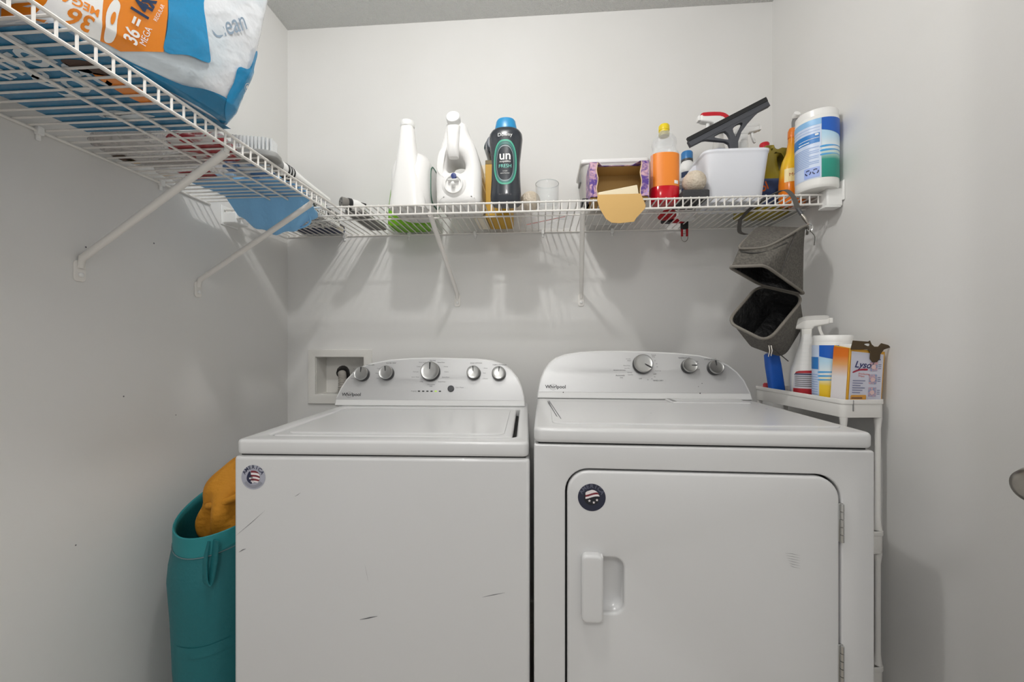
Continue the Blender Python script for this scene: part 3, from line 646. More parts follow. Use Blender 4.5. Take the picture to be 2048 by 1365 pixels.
# orange floor cleaner bottle
t = thing('cleaner_bottle', 'clear cleaner bottle with yellow cap, orange label and red liquid', 'bottle', (.413, 1.375, B0))
fs_ = [(0, .038, .030), (.004, .044, .035), (.02, .0465, .037), (.160, .0465, .037), (.168, .044, .035), (.176, .0375, .031), (.186, .036, .030), (.2, .0395, .032), (.215, .0375, .031), (.228, .028, .025), (.236, .0175, .0175), (.244, .0150, .015)]
fb = Body(fs_, 2.6, 44); fb.build('bottle', CLEAR, t)
Body([(-.0002, .0385, .0305), (.004, .0446, .0356), (.02, .0471, .0376), (.050, .0471, .0376), (.0505, .0469, .0374)], 2.6, 44).build('liquid', mat('red_liquid', 'c3081f', .15), t)
decal('label', [[(-.0462, .050), (.0462, .050), (.0462, .158), (-.0462, .160)]], fb.front(.0009), mat('orange_label', 'f08a2c', .4), t, .005)
decal('label', [[(-.046, .046), (.046, .046), (.046, .1585), (-.046, .158)]], fb.front(.0009, 1), MATS['orange_label'], t, .005)
decal('label_square', [[(.022, .056), (.036, .056), (.036, .067), (.022, .067)]], fb.front(.0015), WHITEPAPER, t, .005)
c = MB().lathe([(.0165, .240), (.0165, .246), (.0175, .247), (.0172, .262), (.0145, .266), (0, .2665)], 30).build('cap', mat('yellow_cap', 'e3c81a', .4), t)
MB().lathe([(.0162, .228), (.0172, .230), (.0172, .236), (.0162, .239)], 30).build('neck_ring', mat('olive_ring', 'a99a20', .4), t)
# red dog leash
REDW = mat('red_webbing', 'b01020', .7)
t = thing('dog_leash', 'red and black leash with a metal ring hanging behind the orange labelled bottle', 'leash', (.475, 1.53, B0))
plate('coil', [circ(-.008, -.01, .032, 30, .038), circ(-.008, -.01, .012, 20)], .02, .005, REDW, t, Matrix.Translation((0, 0, .0105)))
MB().hexa([(.0, .03, 0), (.035, .042, 0), (.03, .075, 0), (-.01, .066, 0), (.0, .03, .02), (.035, .042, .02), (.03, .075, .02), (-.01, .066, .02)]).build('grip', BLACK, t, bevel=.004)
MB().hexa([(.03, .035, 0), (.075, .048, 0), (.072, .066, 0), (.03, .06, 0), (.03, .035, .012), (.075, .048, .012), (.072, .066, .012), (.03, .06, .012)]).build('webbing', REDW, t, bevel=.002)
MB().box(.068, .096, .06, .075, -.022, .015).build('buckle', BLACK, t, bevel=.004)
for x in (.0685, .0875): MB().box(x, x+.008, .064, .068, -.050, -.006).build('strap', REDW, t, bevel=.001)
MB().tube([(.082+.0125*math.sin(a), .066, -.054+.016*math.cos(a)) for a in [2*PI*k/20 for k in range(21)]], .0014, 8).build('ring', NICKEL, t)
# bottle with blue cap behind
t = thing('white_bottle', 'white bottle with blue screw cap behind the white bin', 'bottle', (.548, 1.545, B0))
bb = Body([(0, .026, .026), (.004, .029, .029), (.18, .029, .029), (.205, .024, .024), (.215, .018, .018), (.222, .018, .018)], 2.0); bb.build('body', WPLAST, t)
decal('label', [[(-.03, .06), (.03, .06), (.03, .17), (-.03, .17)]], bb.wrap(), mat('navy_label', '2a3d66', .4), t, .005)
MB().lathe([(.0205, .222), (.0205, .248), (.018, .252), (0, .2525)], 30).build('cap', mat('blue_screw_cap', '2f77b4', .4), t)
MB().lathe([(.0208, .216), (.0208, .223)], 30).build('cap_ring', GREYD, t)

# white bin with scoop handle
t = thing('cleaning_bin', 'white tapered plastic bin holding the squeegee and spray bottles', 'bin', (.640, 1.424, B0))
Body([(0, .083, .062), (.004, .0865, .0655), (.150, .1035, .078), (.156, .1045, .079), (.1575, .106, .080), (.166, .107, .081)], 7, 56).build('bin', mat('bin_white', 'e6e8ee', .3), t, cap=(True, False), solid=.0025)
ho = [(-.085, .160), (-.112, .150), (-.132, .118), (-.164, .104), (-.166, .084), (-.140, .086), (-.128, .092), (-.118, .110), (-.095, .10)]
plate('scoop_handle', [ho], .05, .004, MATS['bin_white'], t, XZat(.03))
plate('handle_inset', [[(-.135, .1), (-.160, .099), (-.161, .090), (-.138, .092)]], .054, .002, mat('inset_grey', 'b8b6b6', .5), t, XZat(.03))
# spray bottles standing in the bin
def trigger_head(parent, z, s, m_top, m_body, m_trig, flip=1, nozzle=None):
    F = Matrix.Translation((0, 0, z)) @ Matrix.Diagonal((flip*s, s, s, 1)) @ XZ
    plate('sprayer_neck', [[(-.013, -.012), (.013, -.012), (.014, .012), (-.014, .012)]], .026, .004, m_body, parent, F)
    h = plate('trigger_head', [smoothp([(-.03, .012), (.012, .010), (.020, .018), (.050, .024), (.056, .030), (.056, .042), (.048, .046), (.0, .046), (-.022, .036), (-.040, .020), (-.042, .013)], 3)], .024, .005, m_body, parent, F)
    plate('head_cover', [smoothp([(-.044, .017), (-.024, .041), (0, .051), (.050, .051), (.053, .042), (.045, .038), (0, .037), (-.018, .027), (-.036, .013)], 3)], .0255, .003, m_top, h, F)
    plate('trigger', [smoothp([(.028, .024), (.036, .024), (.038, .008), (.046, -.014), (.044, -.018), (.038, -.015), (.030, .006)], 3)], .010, .002, m_trig, h, F)
    plate('nozzle', [rrect(.054, .064, .028, .044, .002)], .018, .002, nozzle or m_body, h, F)
t = thing('spray_bottle', 'spray bottle with red topped trigger head standing in the white bin', 'spray bottle', (.616, 1.437, B0+.003))
Body([(0, .030, .026), (.01, .034, .030), (.13, .034, .030), (.17, .03, .027), (.215, .018, .018), (.262, .0145, .0145)], 2.3).build('bottle', CLEAR2, t)
Body([(.09, .0348, .0308), (.16, .032, .029), (.2, .023, .022)], 2.3).build('label', mat('pale_label', 'd5d9e6', .4), t, cap=(False, False))
decal('label_print', [rrect(-.02, .018, .11, .165, .004)], lambda x, z: (x, -.0318+abs(x)*.15, z), mat('blue_print', '3a4f86', .4), t)
trigger_head(t, .272, 1.12, RED, WPLAST, WPLAST, -1)
t = thing('spray_bottle', 'white spray bottle with plain white trigger at the right of the white bin', 'spray bottle', (.700, 1.442, B0+.003))
Body([(0, .022, .026), (.1, .024, .028), (.17, .022, .024), (.21, .016, .016), (.23, .015, .015)], 2.4).build('bottle', WPLAST, t)
trigger_head(t, .242, .92, WPLAST, WPLAST, WPLAST, 1)
# squeegee
t = thing('squeegee', 'black window squeegee lying slanted across the top of the white bin', 'squeegee', (.6325, 1.362, ZC+.6656))
a0, a1 = Vector((-.1514, .0153)), Vector((.0974, .1383)); d = (a1-a0).normalized(); nrm = Vector((d.y, -d.x))
def strip(o0, o1, e=0): return [tuple(a0-d*e+nrm*o0), tuple(a1+d*e+nrm*o0), tuple(a1+d*e+nrm*o1), tuple(a0-d*e+nrm*o1)]
plate('rubber_blade', [strip(-.001, .013)], .012, .001, BLACK, t, XZat(-.004))
plate('blade_holder', [strip(.010, .030, .001)], .016, .002, mat('squeegee_grey', '45474d', .5), t, XZat(0))
fr = [tuple(a0+d*.03+nrm*.026), (-.09, .008), (-.055, .004), (-.03, .001), (-.018, -.006), (-.013, -.02), (-.012, -.13), (.012, -.13), (.012, -.02), (.012, .0), (.022, .03), (.040, .055), tuple(a1-d*.05+nrm*.034), tuple(a1-d*.02+nrm*.026)]
h1 = [(-.064, .018), (-.030, .034), (-.014, .008), (-.04, .010)]; h2 = [(.006, .008), (-.008, .040), (.012, .060), (.027, .058), (.014, .03)]
plate('handle_frame', [fr, smoothp(h1, 3), smoothp(h2, 3)], .014, .002, MATS['squeegee_grey'], t, XZat(0))

# olive yellow cleaner with red cap
OLV = mat('olive_liquid', 'a08f2e', .2, alpha=.93)
t = thing('cleaner_bottle', 'olive yellow cleaner bottle with red cap and blue label right of the white bin', 'bottle', (.812, 1.535, B0))
plate('bottle', [smoothp([(-.078, .006), (-.06, 0), (.06, 0), (.08, .006), (.084, .08), (.083, .15), (.078, .20), (.060, .232), (.036, .240), (.028, .252), (.002, .252), (-.004, .238), (-.04, .205), (-.07, .16), (-.082, .08)], 4), smoothp([(.042, .205), (.058, .212), (.068, .19), (.064, .16), (.052, .155), (.045, .175)], 3)], .10, .022, OLV, t, XZat(.01), smooth=60)
MB().lathe([(.0165, .252), (.0165, .272), (.014, .276), (0, .2765)], 26, c=(.015, .01, 0)).build('cap', RED, t)
plate('label', [rrect(-.078, .078, .02, .138, .02)], .1035, .021, mat('blue_cleaner_label', '4a5f8e', .4, var=('3a4a70', 30, .4, .6)), t, XZat(.01))
decal('lettering', [text2d('Lysol', .038, -.03, .07, 32, 'CENTER', shear=.2, fat=.001)], lambda x, z: (x, -.0425, z), mat('orange_print', 'd8682c', .4), t)
# orange polish bottle
t = thing('polish_bottle', 'glossy yellow and orange polish bottle between the olive bottle and the wipes', 'bottle', (.846, 1.412, B0))
pb = Body([(0, .036, .026), (.006, .040, .030), (.07, .041, .030), (.12, .037, .028), (.15, .029, .024), (.175, .018, .017), (.21, .0125, .0125), (.235, .012, .012)], 2.3)
pb.build('bottle', ramp_mat('polish_colours', [(0, 'e8741a'), (.33, 'ee8a1c'), (.42, 'f0b428'), (.62, 'f3c52a'), (1, 'e8861e')], 'Z', 0, .23, .2), t)
decal('label', [[(-.036, .07), (.02, .07), (.02, .115), (-.034, .115)]], pb.front(), mat('cream_label', 'f0dca0', .4), t, .006)
decal('lettering', [text2d('MOP', .016, -.026, .088, 0)], pb.front(.0014), mat('brown_print', 'b0582a', .4), t, .005)
MB().lathe([(.0135, .225), (.0130, .248), (.009, .258), (0, .2585)], 20).build('cap', mat('orange_cap', 'e07a20', .4), t)
# white spray bottle behind the wipes
t = thing('spray_bottle', 'slim white bottle with round white nozzle rising behind the wipes canister', 'spray bottle', (.884, 1.462, B0))
Body([(0, .016, .014), (.006, .018, .016), (.2, .018, .016), (.25, .013, .013), (.285, .010, .010)], 2.2).build('bottle', WPLAST, t)
MB().tube([(0, 0, .28), (-.003, -.004, .305), (-.004, -.012, .318)], [.009, .009, .008], 14).build('nozzle_arm', GREYM, t)
MB().lathe([(.010, 0), (.011, .006), (.010, .016), (0, .017)], 20, M=Matrix.Rotation(R(60), 4, 'X'), c=(-.004, -.008, .318)).build('nozzle', WPLAST, t)
# disinfecting wipes canister
def canister(label, loc, r, h, rz, stops, panel_w, side, txtcol, lidded):
    t = thing('wipes_canister', label, 'canister', loc, rz)
    cb = Body([(0, r*.93, r*.93), (.004, r*.985, r*.985), (.010, r, r), (h*.90, r, r), (h*.915, r*.97, r*.97)], 2.0, 56)
    cb.build('body', mat('canister_white', 'efeeea', .3), t)
    MB().lathe([(r*.96, h*.905), (r*.985, h*.91), (r*.985, h*.985), (r*.93, h), (r*.5, h*1.004), (0, h*1.004)], 48).build('lid', mat('frosted_lid', 'f2f1ee', .3), t)
    w = cb.wrap(.0007); w2 = cb.wrap(.0012)
    z0, z1 = h*.115, h*.865
    m1 = ramp_mat('wipes_front_'+side, stops, 'Z', z0, z1, .35)
    x0 = panel_w[0]; x1 = panel_w[1]
    decal('front_label', [[(x0, z0), (x1, z0), (x1, z1), (x0, z1)]], w, m1, t, .008)
    sw = [(x0, z1), (x1, z1), (x1, z1-(z1-z0)*.36), (x1*.55+x0*.45, z1-(z1-z0)*.27), (x0, z1-(z1-z0)*.20)]
    decal('label_swoosh', [sw], w2, mat('royal_blue_print', '1a5fc0', .35), t, .008)
    for k, (a, b) in enumerate(((.50, .46), (.57, .53), (.635, .60))):
        za, zb = z1-(z1-z0)*a, z1-(z1-z0)*b
        decal('label_wave', [smoothp([(x0, za), (x0*.5+x1*.5, za+.004), (x1, za-.002), (x1, zb-.006), (x0*.5+x1*.5, zb-.001), (x0+.002, zb-.001)], 4)], w2, mat('sky_blue_print', '55a9e4', .35), t, .008)
    b0, b1 = panel_w[2], panel_w[3]
    decal('back_label', [[(b0, z0), (b1, z0), (b1, z1), (b0, z1)]], w, mat('pale_blue_label', 'cfdcf2', .35), t, .008)
    return t, w2, b0, b1, z0, z1
t, w2, b0, b1, z0, z1 = canister('large wipes canister with blue and green label at the right end of the shelf', (.857, 1.310, B0+.003), .0555, .238, 0,
    [(0, '1f8f7c'), (.30, '2d9a88'), (.42, 'cfe2dc'), (.5, 'eef2f4'), (.70, 'bfe0f4'), (1, '9fd0f0')], (-.020, .075, -.118, -.0205), 'green', None, True)
LBL = mat('label_blue_ink', '2f7ec8', .4); LBL2 = mat('label_pale_ink', '9db6e0', .4)
hh_ = z1-z0
decal('label_panel', [[(b0, z0+hh_*.60), (b1-.004, z0+hh_*.60), (b1-.004, z0+hh_*.76), (b0, z0+hh_*.76)]], w2, LBL, t, .008)
decal('label_band', [[(b0, z1-hh_*.10), (b1, z1-hh_*.10), (b1, z1), (b0, z1)]], w2, mat('light_blue_ink', '8fc0ea', .4), t, .008)
rows = []
for k in range(11): rows.append([(b0+.004, z0+hh_*(.22+.03*k)), (b1-(.006 if k % 3 else .03), z0+hh_*(.22+.03*k)), (b1-(.006 if k % 3 else .03), z0+hh_*(.235+.03*k)), (b0+.004, z0+hh_*(.235+.03*k))])
for k in range(2): rows.append([(b0+.004, z1-hh_*(.14+.05*k)), (b1-.004, z1-hh_*(.14+.05*k)), (b1-.004, z1-hh_*(.15+.05*k)), (b0+.004, z1-hh_*(.15+.05*k))])
decal('small_print', rows, w2, LBL2, t, .008)
w3 = lambda u, z: Vector(w2(u, z))*1.0+Vector((0, -.0004, 0))
decal('label_panel', [rrect(b1-.043, b1-.004, z0+hh_*.02, z0+hh_*.19, .002)], w3, mat('periwinkle_print', '9fb4ec', .4), t, .008)
w4 = lambda u, z: Vector(w2(u, z))+Vector((0, -.0009, 0))
arr = []
for cxr in (b1-.033, b1-.0145):
    for k in range(3):
        a = R(90+120*k); cz = z0+hh_*.115
        arc = [R(90+120*k+q) for q in range(-35, 50, 12)]
        arr.append([(cxr+.0082*math.cos(q), cz+.0082*math.sin(q)) for q in arc]+[(cxr+.0052*math.cos(q), cz+.0052*math.sin(q)) for q in arc[::-1]])
decal('recycle_mark', arr, w4, mat('ink_navy', '1e2a5c', .4), t, .004)
decal('small_print', [[(b0+.036, z0+hh_*.675), (b1-.006, z0+hh_*.675), (b1-.006, z0+hh_*.683), (b0+.036, z0+hh_*.683)], [(b0+.036, z0+hh_*.62), (b1-.03, z0+hh_*.62), (b1-.03, z0+hh_*.635), (b0+.036, z0+hh_*.635)], rrect(b1-.016, b1-.007, z0+hh_*.72, z0+hh_*.75, .002)], w4, WHITEPAPER, t, .006)

# ------------------------------------------------------------ things on the left shelf
# toilet paper pack: film wrapped block, front leaning out over the rail
FILM = mat('white_film', 'e2e5e9', .16, bump=(13, .45, .02), var=('cfd9e0', 9, .45, .65), coat=.4)
PB = mat('pack_blue', '1f8cc0', .16, coat=.4, bump=(30, .25, .012)); PBD = mat('pack_blue_deep', '1576a2', .2, coat=.3, bump=(30, .25, .012)); PO = mat('pack_orange', 'ee8a1a', .18, coat=.4)
t = thing('toilet_paper_pack', 'large plastic wrapped toilet paper pack overhanging the left shelf', 'toilet paper', (-.85, .68, B0))
PH = .42; PK = [(0, .155, .135), (.006, .17, .146), (.03, .183, .151), (.10, .19, .155), (.2, .19, .158), (.3, .19, .16), (.38, .186, .158), (.412, .172, .148), (PH, .15, .13)]
def deform(x, y, z):
    f = (x+.19)/.38
    f = max(0, min(1.1, f))
    return (x+f*(.22*y+.22*min(max(z, 0), .3))-.003+.0035*math.sin(y*38+z*21)*f, y+.003*math.sin(z*31+x*17)+f*.03*z, z)
rings = [[deform(*p) for p in selli(q[1], q[2], 7, 0, 0, q[0], 88)] for q in PK]
# densify vertically for a soft crumpled film
def lerp_rings(rs, n):
    out = []
    for a, b in zip(rs, rs[1:]):
        for k in range(n): out.append([tuple(u+(w-u)*k/n for u, w in zip(p, q)) for p, q in zip(a, b)])
    return out+[rs[-1]]
MB().loft(lerp_rings(rings, 4)).build('wrapped_rolls', FILM, t, smooth=70)
def packf(off=.0012):
    bod = Body(PK, 7)
    def f(yw, z):
        y = yw-.68; q = bod.at(z); y = max(-q[2]*.9995, min(q[2]*.9995, y))
        x = q[1]*max(0, 1-abs(y/q[2])**7)**(1/7)
        p = Vector(deform(x, y, z)); e = max(0, abs(y/q[2])-.9)*10*math.copysign(1, y)
        return p+Vector((off, off*e, 0))
    return f
pf, pf2, pf3 = packf(.0026), packf(.0034), packf(.0041)
decal('orange_print', [[(.530, .15), (.530, .012), (.545, .004), (.594, .012), (.612, .013), (.659, .044), (.651, .078), (.640, .118), (.625, .18)]], pf, PO, t, .006)
decal('blue_print', [smoothp([(.640, .118), (.652, .078), (.660, .045), (.691, .061), (.722, .070), (.728, .079), (.717, .1), (.702, .135), (.692, .164), (.69, .22), (.63, .22), (.628, .16)], 4)], pf2, PB, t, .006)
decal('roll_panel', [[(.536, .11), (.5355, .004), (.549, .005), (.585, .010), (.578, .036), (.574, .065), (.579, .11)]], pf2, WHITEPAPER, t, .006)
decal('roll_end', [smoothp([(.590, .013), (.5985, .020), (.595, .05), (.593, .072), (.585, .075), (.581, .05), (.585, .024)], 4)], pf2, WHITEPAPER, t, .006)
decal('roll_core', [circ(.5895, .048, .0028, 16, .010)], pf3, PO, t, .006)
for q in (text2d('36', .029, .5712, .0315, 180, 'LEFT', fat=.0007, sx=.85), text2d('MEGA', .0155, .5735, .0465, 180, 'LEFT', fat=.0004, sx=.85)): decal('lettering', [q], pf3, PO, t, .006)
for q in (text2d('36 =', .026, .6245, .029, 90, 'LEFT', fat=.0006, sx=.85), text2d('MEGA', .0125, .6355, .036, 90, 'LEFT', sx=.9), text2d('REGULAR', .007, .6365, .08, 90, 'LEFT')): decal('lettering', [q], pf3, WHITEPAPER, t, .006)
decal('lettering', [text2d('14x', .030, .6255, .072, 90, 'LEFT', fat=.0012, sx=.8)], pf3, mat('pack_navy', '23395a', .3), t, .006)
decal('lettering', [text2d('Clean', .042, .722, .118, 50, 'LEFT', shear=.3, sx=.8)], pf2, mat('pack_grey_blue', '8fa2b4', .3), t, .006)
decal('blue_corner', [smoothp([(.779, .03), (.781, .07), (.777, .10), (.797, .112), (.799, .15), (.806, .15), (.810, .118), (.834, .112), (.838, .06), (.835, .012), (.80, .006)], 4)], pf2, PB, t, .006)
decal('blue_hem', [smoothp([(.60, .004), (.65, .010), (.70, .014), (.74, .028), (.785, .035), (.822, .015), (.818, .004), (.75, .0015), (.65, .001)], 4)], pf, PBD, t, .006)
decal('recycle_mark', [[circ(.812, .080, .008, 24), circ(.812, .080, .0068, 24)], circ(.811, .080, .0035, 12), [circ(.820, .058, .005, 5), circ(.820, .058, .0035, 5)]], pf3, WHITEPAPER, t, .006)
# underside print, seen through the wires
for nm, o0, m in (('base_film', [[(-.187, -.14), (.14, -.145), (.178, .145), (-.15, .135)]], PBD),):
    decal(nm, o0, lambda x, y: (x, y, -.0004), m, t)
ub = lambda x, y: (x, y, -.0009)
def under(s, size, xw, yw, ang):
    me = text2d(s, size, 0, 0, 0, 'LEFT', shear=.25, fat=size*.012)
    M = Matrix.Translation((xw+.85, yw-.68, 0)) @ Matrix.Rotation(R(ang), 4, 'Z') @ Matrix.Diagonal((1, -1, 1, 1)); me.transform(M); return me
for q in (under('Angel', .085, -.985, .655, -14), under('Soft', .085, -.90, .700, -14), under('Unscented', .02, -.905, .765, -6)): decal('lettering', [q], ub, mat('pack_white_print', 'd9e2e8', .35), t)
decal('dove_shape', [smoothp([(-.05, .075), (-.01, .062), (.03, .072), (.06, .088), (.02, .092), (-.03, .09)], 4)], ub, MATS['pack_white_print'], t)
decal('picture_patch', [smoothp([(.075, -.04), (.10, -.03), (.118, .0), (.11, .04), (.085, .05), (.07, .02)], 4)], ub, PO, t)
decal('picture_patch', [smoothp([(.06, -.075), (.10, -.07), (.12, -.045), (.09, -.035), (.06, -.05)], 4)], ub, mat('brown_print2', '4a3326', .5), t)

# folded towels at the near end of the left shelf
def folded(name, label, loc, hx, hy, layers, h, m):
    t = thing(name, label, 'towel', loc)
    for k in range(layers):
        a = h*k/layers; b = h*(k+1)/layers-.0008
        Body([(a, hx-.006, hy-.006), (a+(b-a)*.2, hx, hy), (a+(b-a)*.8, hx, hy), (b, hx-.006, hy-.006)], 6).build('fold', m, t, smooth=70)
    return t
folded('folded_towel', 'lavender folded towel at the near end of the left shelf', (-.875, .345, B0), .180, .168, 2, .045, mat('lavender_terry', '9b90a6', .95, bump=(220, .8, .004)))
folded('folded_towel', 'white folded towel stacked on the lavender towel', (-.88, .34, B0+.046), .178, .165, 3, .09, mat('white_terry', 'd8d2cc', .95, bump=(220, .8, .004)))

# red and white wrapped snack bags
def pouch(label, loc, rz, hx, hy, h, m, prints=()):
    t = thing('plastic_bag', label, 'bag', loc, rz)
    rr = []
    for z, k in ((0, .86), (.004, .95), (h*.4, 1), (h*.75, .93), (h, .6)):
        rr.append([(x*k*(1+.03*math.sin(9*y/hy+3*x/hx)), y*k, z+(.006*math.sin(x*60+y*45) if z > .01 else .0008*(1+math.sin(x*80)))) for x, y, _ in selli(hx, hy, 4.5, 0, 0, 0, 64)])
    MB().loft(rr).build('film', m, t, smooth=70)
    MB().box(-hx*.9, hx*.9, hy*.9, hy*1.06, h*.35, h*.35+.003).build('crimped_seal', m, t)
    for o, mm in prints: decal('print', [o], lambda x, y: (x, y, -.0006), mm, t)
    return t
FC = vor_mat('treat_film', 'c9c2be', '8f8784', 24, .42, .7, .15); FC.node_tree.nodes['Principled BSDF'].inputs['Alpha'].default_value = .5; RDP = mat('treat_red', 'a3202a', .25, coat=.3)
pouch('clear plastic bag with grey print lying behind the toilet paper', (-.975, .93, B0), 0, .1, .075, .05, FC,
      [([(-.09, -.01), (-.055, -.012), (-.055, .02), (-.09, .02)], mat('dark_treats', '4a3626', .6)), ([(-.075, .012), (-.06, .012), (-.058, .035), (-.075, .035)], mat('yellow_print', 'c79a2a', .4))])
pouch('red and white plastic bag near the front rail of the left shelf', (-.815, .925, B0), R(4), .07, .055, .03, vor_mat('red_white_film', 'b02530', 'e9e4e2', 16, .46, .52, .2),
      [(smoothp([(-.07, -.03), (0, -.045), (.07, -.035), (.075, -.005), (0, .0), (-.06, -.012)], 3), RDP)])
pouch('white plastic bag with red lettering panel by the left wall', (-.965, 1.055, B0), R(-3), .10, .045, .05, mat('pale_film', 'd9d2cd', .2, alpha=.45, var=('bdb4b0', 20, .45, .6)),
      [([(-.02, -.036), (.075, -.036), (.065, .01), (-.01, .015)], RDP), ([(-.08, -.03), (-.045, -.03), (-.045, -.018), (-.08, -.018)], MATS['yellow_print'])])
# small blue and white packet
t = thing('wipes_packet', 'small blue and white wipes packet lying at the front of the left shelf', 'packet', (-.785, 1.035, B0))
Body([(0, .058, .036), (.004, .064, .040), (.022, .062, .038), (.03, .05, .03)], 4).build('film', mat('packet_blue2', '3f7fc4', .2, var=('d6e4f2', 22, .45, .55)), t, smooth=70)
MB().box(-.02, .02, -.014, .014, .029, .033).build('flap', WPLAST, t, bevel=.002)
# scrub brush head with clear bristles
t = thing('scrub_brush', 'grey scrub brush head with clear bristles upward at the rail', 'brush', (-.738, .965, B0+.0005), R(14))
plate('brush_base', [smoothp([(-.07, -.02), (0, -.03), (.062, -.025), (.072, 0), (.062, .025), (0, .03), (-.07, .02)], 5)], .016, .004, mat('brush_grey', '9a9a98', .45), t, Matrix.Translation((0, 0, .0085)))
BR = mat('clear_bristle', 'eef0f0', .3, alpha=.75)
brm = MB().tube([(0, 0, 0), (0, 0, .034)], [.0034, .0042], 7).mesh('bristle_tuft'); brm.materials.append(BR); finish(brm)
for i in range(11):
    for j in range(-2, 3):
        x = -.028+i*.0085; y = j*.0095*(1-max(0, i-8)*.12)
        o = bpy.data.objects.new('bristle_tuft', brm); COL.objects.link(o); o.parent = t; o.location = (x, y, .015)
# long scrubber pole lying along the rail
t = thing('scrubber_pole', 'white and grey scrubber pole lying along the rail of the left shelf', 'pole', (-.722, 1.05, B0+.021), R(0))
MB().tube([(0, 0, 0), (.002, .06, 0), (.006, .11, -.002), (.012, .24, -.009)], [.0195, .019, .013, .010], 20).build('pole', WPLAST, t)
for y in (.022, .034, .046): MB().tube([(.0005, y, 0), (.0007, y+.006, 0)], .0208, 20).build('black_ring', BLACK, t)
MB().tube([(0, -.03, 0), (0, -.001, 0)], [.017, .0205], 20).build('grey_socket', GREYM, t)
# scrubber handle with four pin coupling
t = thing('floor_scrubber', 'short floor scrubber handle with round grey four pin coupling at the corner', 'scrubber', (-.688, 1.335, B0+.0225), R(50))
MB().lathe([(.0, 0), (.0165, 0), (.0185, .002), (.0185, .022), (.017, .024)], 26, M=AX_X).build('coupling', mat('coupling_grey', '7d7a75', .5), t)
for dy, dz_ in ((.008, .004), (-.006, .0085), (-.008, -.005), (.005, -.0085)):
    MB().lathe([(.0018, -.001), (.0018, .002)], 10, M=AX_X, c=(-.0006, dy, dz_)).build('pin_hole', BLACK, t)
MB().lathe([(.0195, .022), (.0205, .026), (.0205, .034), (.0195, .036)], 26, M=AX_X).build('black_ring', BLACK, t)
MB().lathe([(.0195, .035), (.0195, .055), (.016, .07), (.013, .085)], 26, M=AX_X).build('handle_body', WPLAST, t)
MB().box(.06, .088, -.012, .012, -.004, .014).build('release_clip', BLACK, t, bevel=.003)
# soft blue bag drooping through the gap at the shelf end
t = thing('blue_cloth_bag', 'soft light blue bag drooping between the two shelves', 'bag', (-.885, 1.2, B0))
vs = []; fs = []; nx, ny = 26, 24
def bz(u, v):       # u across shelf (x), v along (y)
    sag = -.095*max(0, min(1, (v-.60)/.30))*(.35+.65*math.sin(PI*min(1, max(0, u*.95+.03))))
    return sag+.004*math.sin(u*23+v*7)*(.3+v)
for j in range(ny+1):
    for i in range(nx+1):
        u, v = i/nx, j/ny
        y = -.12+.215*v; x = -.135+.27*u+.02*math.sin(v*3)
        if v > .7: y = -.12+.215*.7+.0645*((v-.7)/.3)
        z = bz(u, v)
        if v < .6: z = .0012
        vs.append((x, y, z))
top = len(vs)
for j in range(ny+1):
    for i in range(nx+1):
        u, v = i/nx, j/ny; p = vs[j*(nx+1)+i]; e = math.sin(PI*u)*math.sin(PI*min(1, v*1.0))
        vs.append((p[0], p[1], max(p[2], -.03)+.004+.055*max(0, e)**.6))
for j in range(ny):
    for i in range(nx):
        a = j*(nx+1)+i; fs.append((a, a+nx+1, a+nx+2, a+1)); b = a+top; fs.append((b, b+1, b+nx+2, b+nx+1))
for i in range(nx): fs.append((i, i+1, i+1+top, i+top)); a = ny*(nx+1)+i; fs.append((a+1, a, a+top, a+1+top))
for j in range(ny): a = j*(nx+1); fs.append((a+nx+1, a, a+top, a+nx+1+top)); a += nx; fs.append((a, a+nx+1, a+nx+1+top, a+top))
MB().add(vs, fs).build('cloth', mat('sky_blue_cloth', '8ac8f8', .55, bump=(60, .4, .006)), t, smooth=75)
MB().tube(spl([(.125, .04, -.02), (.118, .085, -.055), (.09, .09, -.075), (.05, .092, -.078)], 6), .0035, 8).build('hem_cord', MATS['sky_blue_cloth'], t)

